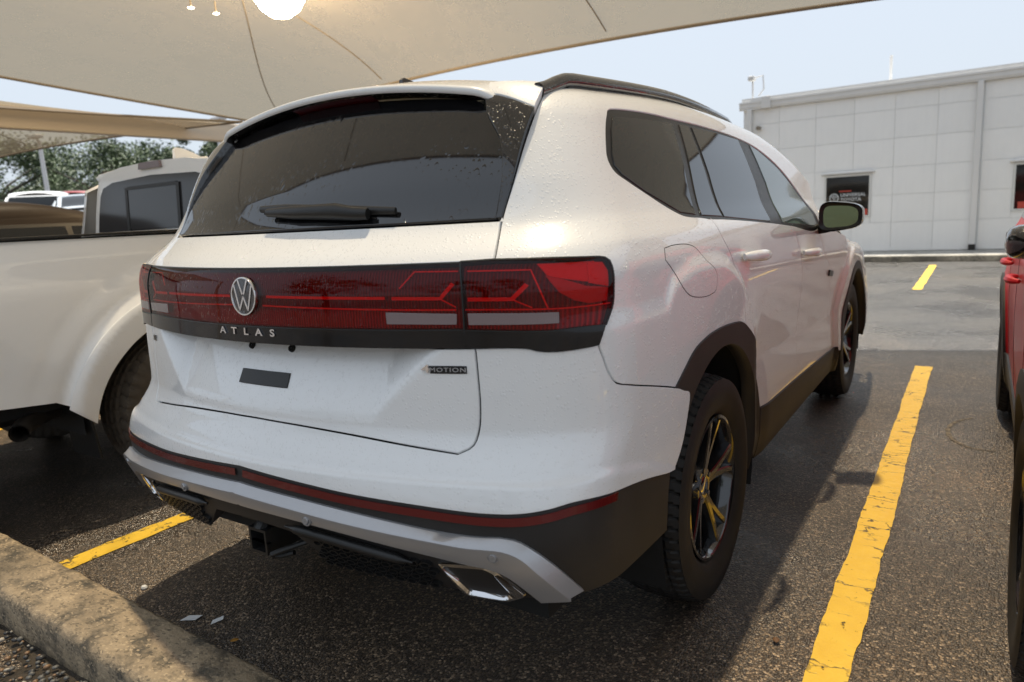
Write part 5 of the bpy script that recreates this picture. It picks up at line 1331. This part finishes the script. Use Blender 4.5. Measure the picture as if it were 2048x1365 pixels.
    panel('cab_roof', TP, poly_line([(-.69, .47), (.69, .47), (.69, 1.86), (-.69, 1.86), (-.69, .47)], .04)[:-1], cr, t, step=.05, depth=.04)
    MB().prism([(-.13, 1.712), (.13, 1.712), (.12, 1.752), (-.12, 1.752)], -.02, .0, fr).build('high_stop_lamp', M['lens_clear'], cabw)
    fin = MB().prism([(-.09, 0), (.13, 0), (.04, .045), (-.03, .068), (-.075, .072), (-.09, .06)], -.016, .016, lambda u, v, d: (d * (1 - v * 8) + .10, u + .66, v + 1.765)); fin.build('aerial_fin', cr, t, smooth=True)
    for sx in (1, -1): MB().tube([(sx * .60, .47, 1.735), (sx * .60, 1.2, 1.763), (sx * .60, 1.85, 1.725)], .008, 6).build('roof_ditch', M['trim'], t)
    cab = join(poly_line([(.41, .50), (.41, 1.62)]), poly_line([(.55, 1.69), (1.75, 1.66), (2.6, 1.24), (4.0, 1.02), (4.0, .62)]), np.array([(3.25 + .46 * math.cos(w), .42 + .48 * math.sin(w)) for w in np.linspace(.05 * math.pi, .95 * math.pi, 40)]), poly_line([(2.78, .45), (.41, .45)]))
    c = panel('cab_side', S, cab, cr, t, step=.05, depth=.03); mirror_copy(c, t)
    for lp in ([(.62, 1.36), (1.30, 1.35), (1.30, 1.62), (.70, 1.63)], [(1.36, 1.35), (2.25, 1.33), (1.80, 1.58), (1.36, 1.62)]):
        g = panel('side_window', S, poly_line(lp + lp[:1])[:-1], M['glass'], t, off=.003, gap=0, step=.06); mirror_copy(g, t)
    panel('windscreen', TP, poly_line([(-.64, 1.92), (.64, 1.92), (.72, 2.70), (-.72, 2.70), (-.64, 1.92)], .05)[:-1], M['glass'], t, step=.06)
    panel('bonnet', TP, poly_line([(-.74, 2.76), (.74, 2.76), (.74, 4.15), (-.74, 4.15), (-.74, 2.76)], .05)[:-1], cr, t, step=.06)
    panel('grille', Chart(F, 'front'), poly_line([(-.75, .45), (.75, .45), (.75, .95), (-.75, .95), (-.75, .45)], .05)[:-1], M['trim'], t, step=.08)
    ub = MB().box((0, 1.5, .56), (1.5, 5.6, .10)).box((.5, -.3, .50), (.10, 1.7, .12)).box((-.5, -.3, .50), (.10, 1.7, .12)).tube([(-.8, 0, .42), (.8, 0, .42)], .05, 10)
    for yc in (0, 3.25):
        for sx in (1, -1):
            ns = 20; vs = []
            for k in range(ns + 1):
                w = math.pi * (-.02 + 1.04 * k / ns)
                for x in (.55, .90): vs.append((sx * x, yc + .57 * math.cos(w), .42 + .53 * math.sin(w)))
            ub.add(vs, [(2 * k, 2 * k + 1, 2 * k + 3, 2 * k + 2) for k in range(ns)]); ub.add([vs[2 * k] for k in range(ns + 1)], [tuple(range(ns + 1))])
    ub.build('underbody', M['underside'], t)
    ep = MB().tube([(.58, -.35, .50), (.62, -.60, .47), (.74, -.78, .47), (.86, -.86, .47)], .038, 14, cap=False); ep.lathe([(.038, 0), (.034, -.002), (.034, .1)], 14, axis='x', c=(.86, -.86, .47))
    MB().tube([(.60, -.40, .50), (.66, -.62, .485), (.80, -.78, .48), (.90, -.84, .475)], .040, 16, cap=False).tube([(.66, -.62, .485), (.80, -.78, .48), (.90, -.84, .475)], .034, 16, cap=False).build('exhaust_pipe', M['dull_metal'], t, smooth=True)
    for sx in (1, -1): MB().rbox((sx * .80, -.545, .44), (.26, .012, .36), .004, Matrix.Rotation(.10, 3, 'X')).build('mud_flap', M['trim'], t)
    for yc in (0, 3.25):
        for sx in (1, -1): make_wheel(t, (sx * .80, yc, .405), sx, R=.405, width=.27, rim_r=.222, alloy='grey_alloy', rub='lit_rubber', blocks=40, twin=False, spokes=6, lug=.055)
    return t
build_truck()

# ------------------------------------------------------------------ far lot on the rise, parked cars, poles, trees
def far_ground():
    V = []; F = []; us = np.linspace(0, 1, 12)
    rows = ((14.5, .0), (18, .35), (21, .95), (24, 1.2), (60, 1.3), (140, 1.5))
    ang = np.linspace(math.radians(95), math.radians(178), 40)
    for d, z in rows:
        for a in ang: V.append((1.65 + d * math.cos(a) * 1.0, -2.2 + d * math.sin(a), z * float(sm(math.radians(128), math.radians(142), a)) + .004))
    n = len(ang)
    for r in range(len(rows) - 1):
        for i in range(n - 1): F.append((r * n + i, r * n + i + 1, (r + 1) * n + i + 1, (r + 1) * n + i))
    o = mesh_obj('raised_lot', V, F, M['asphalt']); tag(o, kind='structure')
    if o.data.polygons[0].normal.z < 0: o.data.flip_normals()
far_ground()
far = [('distant_car', 'small white far car left of the others, beyond the dark crossover roof', (-20.1, 7.3, 1.15), 1.0, paint('far_white_paint', (.7, .7, .7), wet=0), HATCH),
       ('distant_car', 'far dull red car in the upper lot beside the pickup cab', (-21.6, 9.0, 1.25), .9, paint('far_red_paint', (.28, .03, .03), wet=0), HATCH),
       ('distant_car', 'far silver grey car in front of the dull red one', (-16.9, 7.0, .98), 1.15, paint('far_silver_paint', (.42, .45, .48), wet=0), SEDAN),
       ('distant_car', 'far dark car half hidden behind the pickup cab edge', (-20.5, 10.4, 1.2), .8, paint('far_dark_paint', (.06, .07, .08), wet=0), HATCH)]
for nm, lb, p, rz, mm, sp in far: make_car(nm, lb, 'car', p, rz, mm, sp, group='cars parked in the far upper lot', detail=0, step=.12)
pm = simple('white_pole_paint', (.62, .63, .63), .5)
for (x, y), lb, r in (((-27.4, 10.8), 'white light pole in front of the trees at left', .085), ((-22.7, 15.0), 'white light pole just left of the rear window spoiler', .085)):
    t = thing('light_pole', lb, 'light pole', (x, y, 1.0), group='light poles in the far lot')
    ph = 3.9 if x < -25 else 4.3
    MB().tube([(0, 0, 0), (0, 0, ph)], [r * 1.15, r * .8], 12).build('pole', pm, t, smooth=True)
    MB().lathe([(r * 2.6, 0), (r * 2.6, .5), (r * 2.2, .55), (0.01, .55)], 16, axis='z').build('footing', M['far_kerb'], t, smooth=True)
    MB().tube([(0, 0, ph - .1), (.5, -.3, ph + .05)], .04, 8).build('arm', pm, t); MB().rbox((.75, -.45, ph + .06), (.6, .3, .12), .03).build('lamp_head', pm, t)
def leaf_mat(name, a, b_):
    m, n, l, b = mat_new(name); oi = n.new('ShaderNodeObjectInfo'); c = coords(n)
    l.new(mixc(n, l, ramp(n, l, noise(n, l, c, .9, 4), [(.35, 0.), (.65, 1.)]), a, b_), b.inputs['Base Color']); setp(b, rough=.55, spec=.3)
    b.inputs['Transmission Weight'].default_value = 0.
    return m
M['leaf'] = leaf_mat('oak_foliage', (.036, .058, .028), (.085, .120, .055)); M['bark'] = simple('grey_brown_bark', (.07, .058, .046), .9)
def make_tree(label, loc, h, w, seed, leaves=9000, group='trees beyond the far lot'):
    r = np.random.default_rng(seed); t = thing('oak_tree', label, 'tree', loc, group=group)
    tk = MB(); trunk_h = h * .30; tk.tube([(0, 0, -.3), (.05, .02, trunk_h * .5), (-.03, .05, trunk_h)], [h * .045, h * .035, h * .03], 10)
    ends = []
    for k in range(9):
        a = k * 2.4 + r.uniform(-.3, .3); rr = w * r.uniform(.25, .42); zz = h * r.uniform(.45, .85)
        mid = Vector((math.cos(a) * rr * .45, math.sin(a) * rr * .45, trunk_h + (zz - trunk_h) * .6)); e = Vector((math.cos(a) * rr, math.sin(a) * rr, zz))
        tk.tube([(-.03, .05, trunk_h * .92), mid, e], [h * .018, h * .011, h * .004], 6); ends += [mid, e]
    tk.build('trunk', M['bark'], t, smooth=True)
    cl = []
    for k in range(46):
        a = r.uniform(0, 6.283); q = math.sqrt(r.uniform(0, 1)); zz = r.uniform(.30, .95); lim = math.sin(math.pi * min(1, (zz - .14) / .90)) ** .6
        cl.append((np.array([math.cos(a) * q * w * .5 * lim, math.sin(a) * q * w * .5 * lim, h * zz]), r.uniform(.07, .15) * w))
    V = np.zeros((leaves * 4, 3)); idx = r.integers(0, len(cl), leaves)
    d = r.normal(0, 1, (leaves, 3)); d /= np.linalg.norm(d, axis=1, keepdims=True); rad = r.uniform(.35, 1.08, leaves)
    cen = np.array([cl[i][0] for i in idx]) + d * rad[:, None] * np.array([cl[i][1] for i in idx])[:, None] * [1, 1, .75]
    nrm = d * .5 + r.normal(0, .5, (leaves, 3)) + [0, 0, .5]; nrm /= np.linalg.norm(nrm, axis=1, keepdims=True)
    ux = np.cross(nrm, r.normal(0, 1, (leaves, 3))); ux /= np.linalg.norm(ux, axis=1, keepdims=True); uy = np.cross(nrm, ux); s = r.uniform(.07, .16, leaves)[:, None] * (h / 8)
    V[0::4] = cen - ux * s; V[1::4] = cen - uy * s * .55; V[2::4] = cen + ux * s; V[3::4] = cen + uy * s * .55 + nrm * s * .3
    me = bpy.data.meshes.new('crown'); me.vertices.add(len(V)); me.vertices.foreach_set('co', V.ravel()); me.loops.add(leaves * 4); me.loops.foreach_set('vertex_index', np.arange(leaves * 4))
    me.polygons.add(leaves); me.polygons.foreach_set('loop_start', np.arange(leaves) * 4); me.polygons.foreach_set('loop_total', np.full(leaves, 4)); me.update(calc_edges=True); me.validate()
    o = bpy.data.objects.new('crown', me); COL.objects.link(o); me.materials.append(M['leaf']); o.parent = t
    return t
for lb, p, h, w, sd, nl in (('leftmost broad dark oak behind the light pole, cut by the photo edge', (-44, 15.0, 1.2), 5.7, 9.5, 1, 15000), ('middle oak behind the far parked cars, right of the light pole', (-40, 20.0, 1.2), 5.5, 8.5, 2, 15000),
                        ('rightmost lighter oak just left of the pickup cab roof', (-37.5, 23.5, 1.2), 5.8, 6.5, 3, 12000), ('taller oak farther back between the left and middle oaks', (-50, 22.0, 1.3), 6.3, 11.0, 4, 13000),
                        ('smaller low oak at the left under the canopy edge', (-38, 9.5, 1.2), 5.0, 8.0, 5, 9000)):
    make_tree(lb, p, h, w, sd, nl)
for lb, p, h, w, sd in (('oak behind the camera, seen only mirrored in the rear window', (-7.5, -13.5, 0), 6.5, 8.0, 6), ('second oak behind the camera, seen only mirrored in the lamps', (1.5, -16.0, 0), 6.0, 8.0, 7)):
    make_tree(lb, p, h, w, sd, 7000, group='trees behind the planting bed')
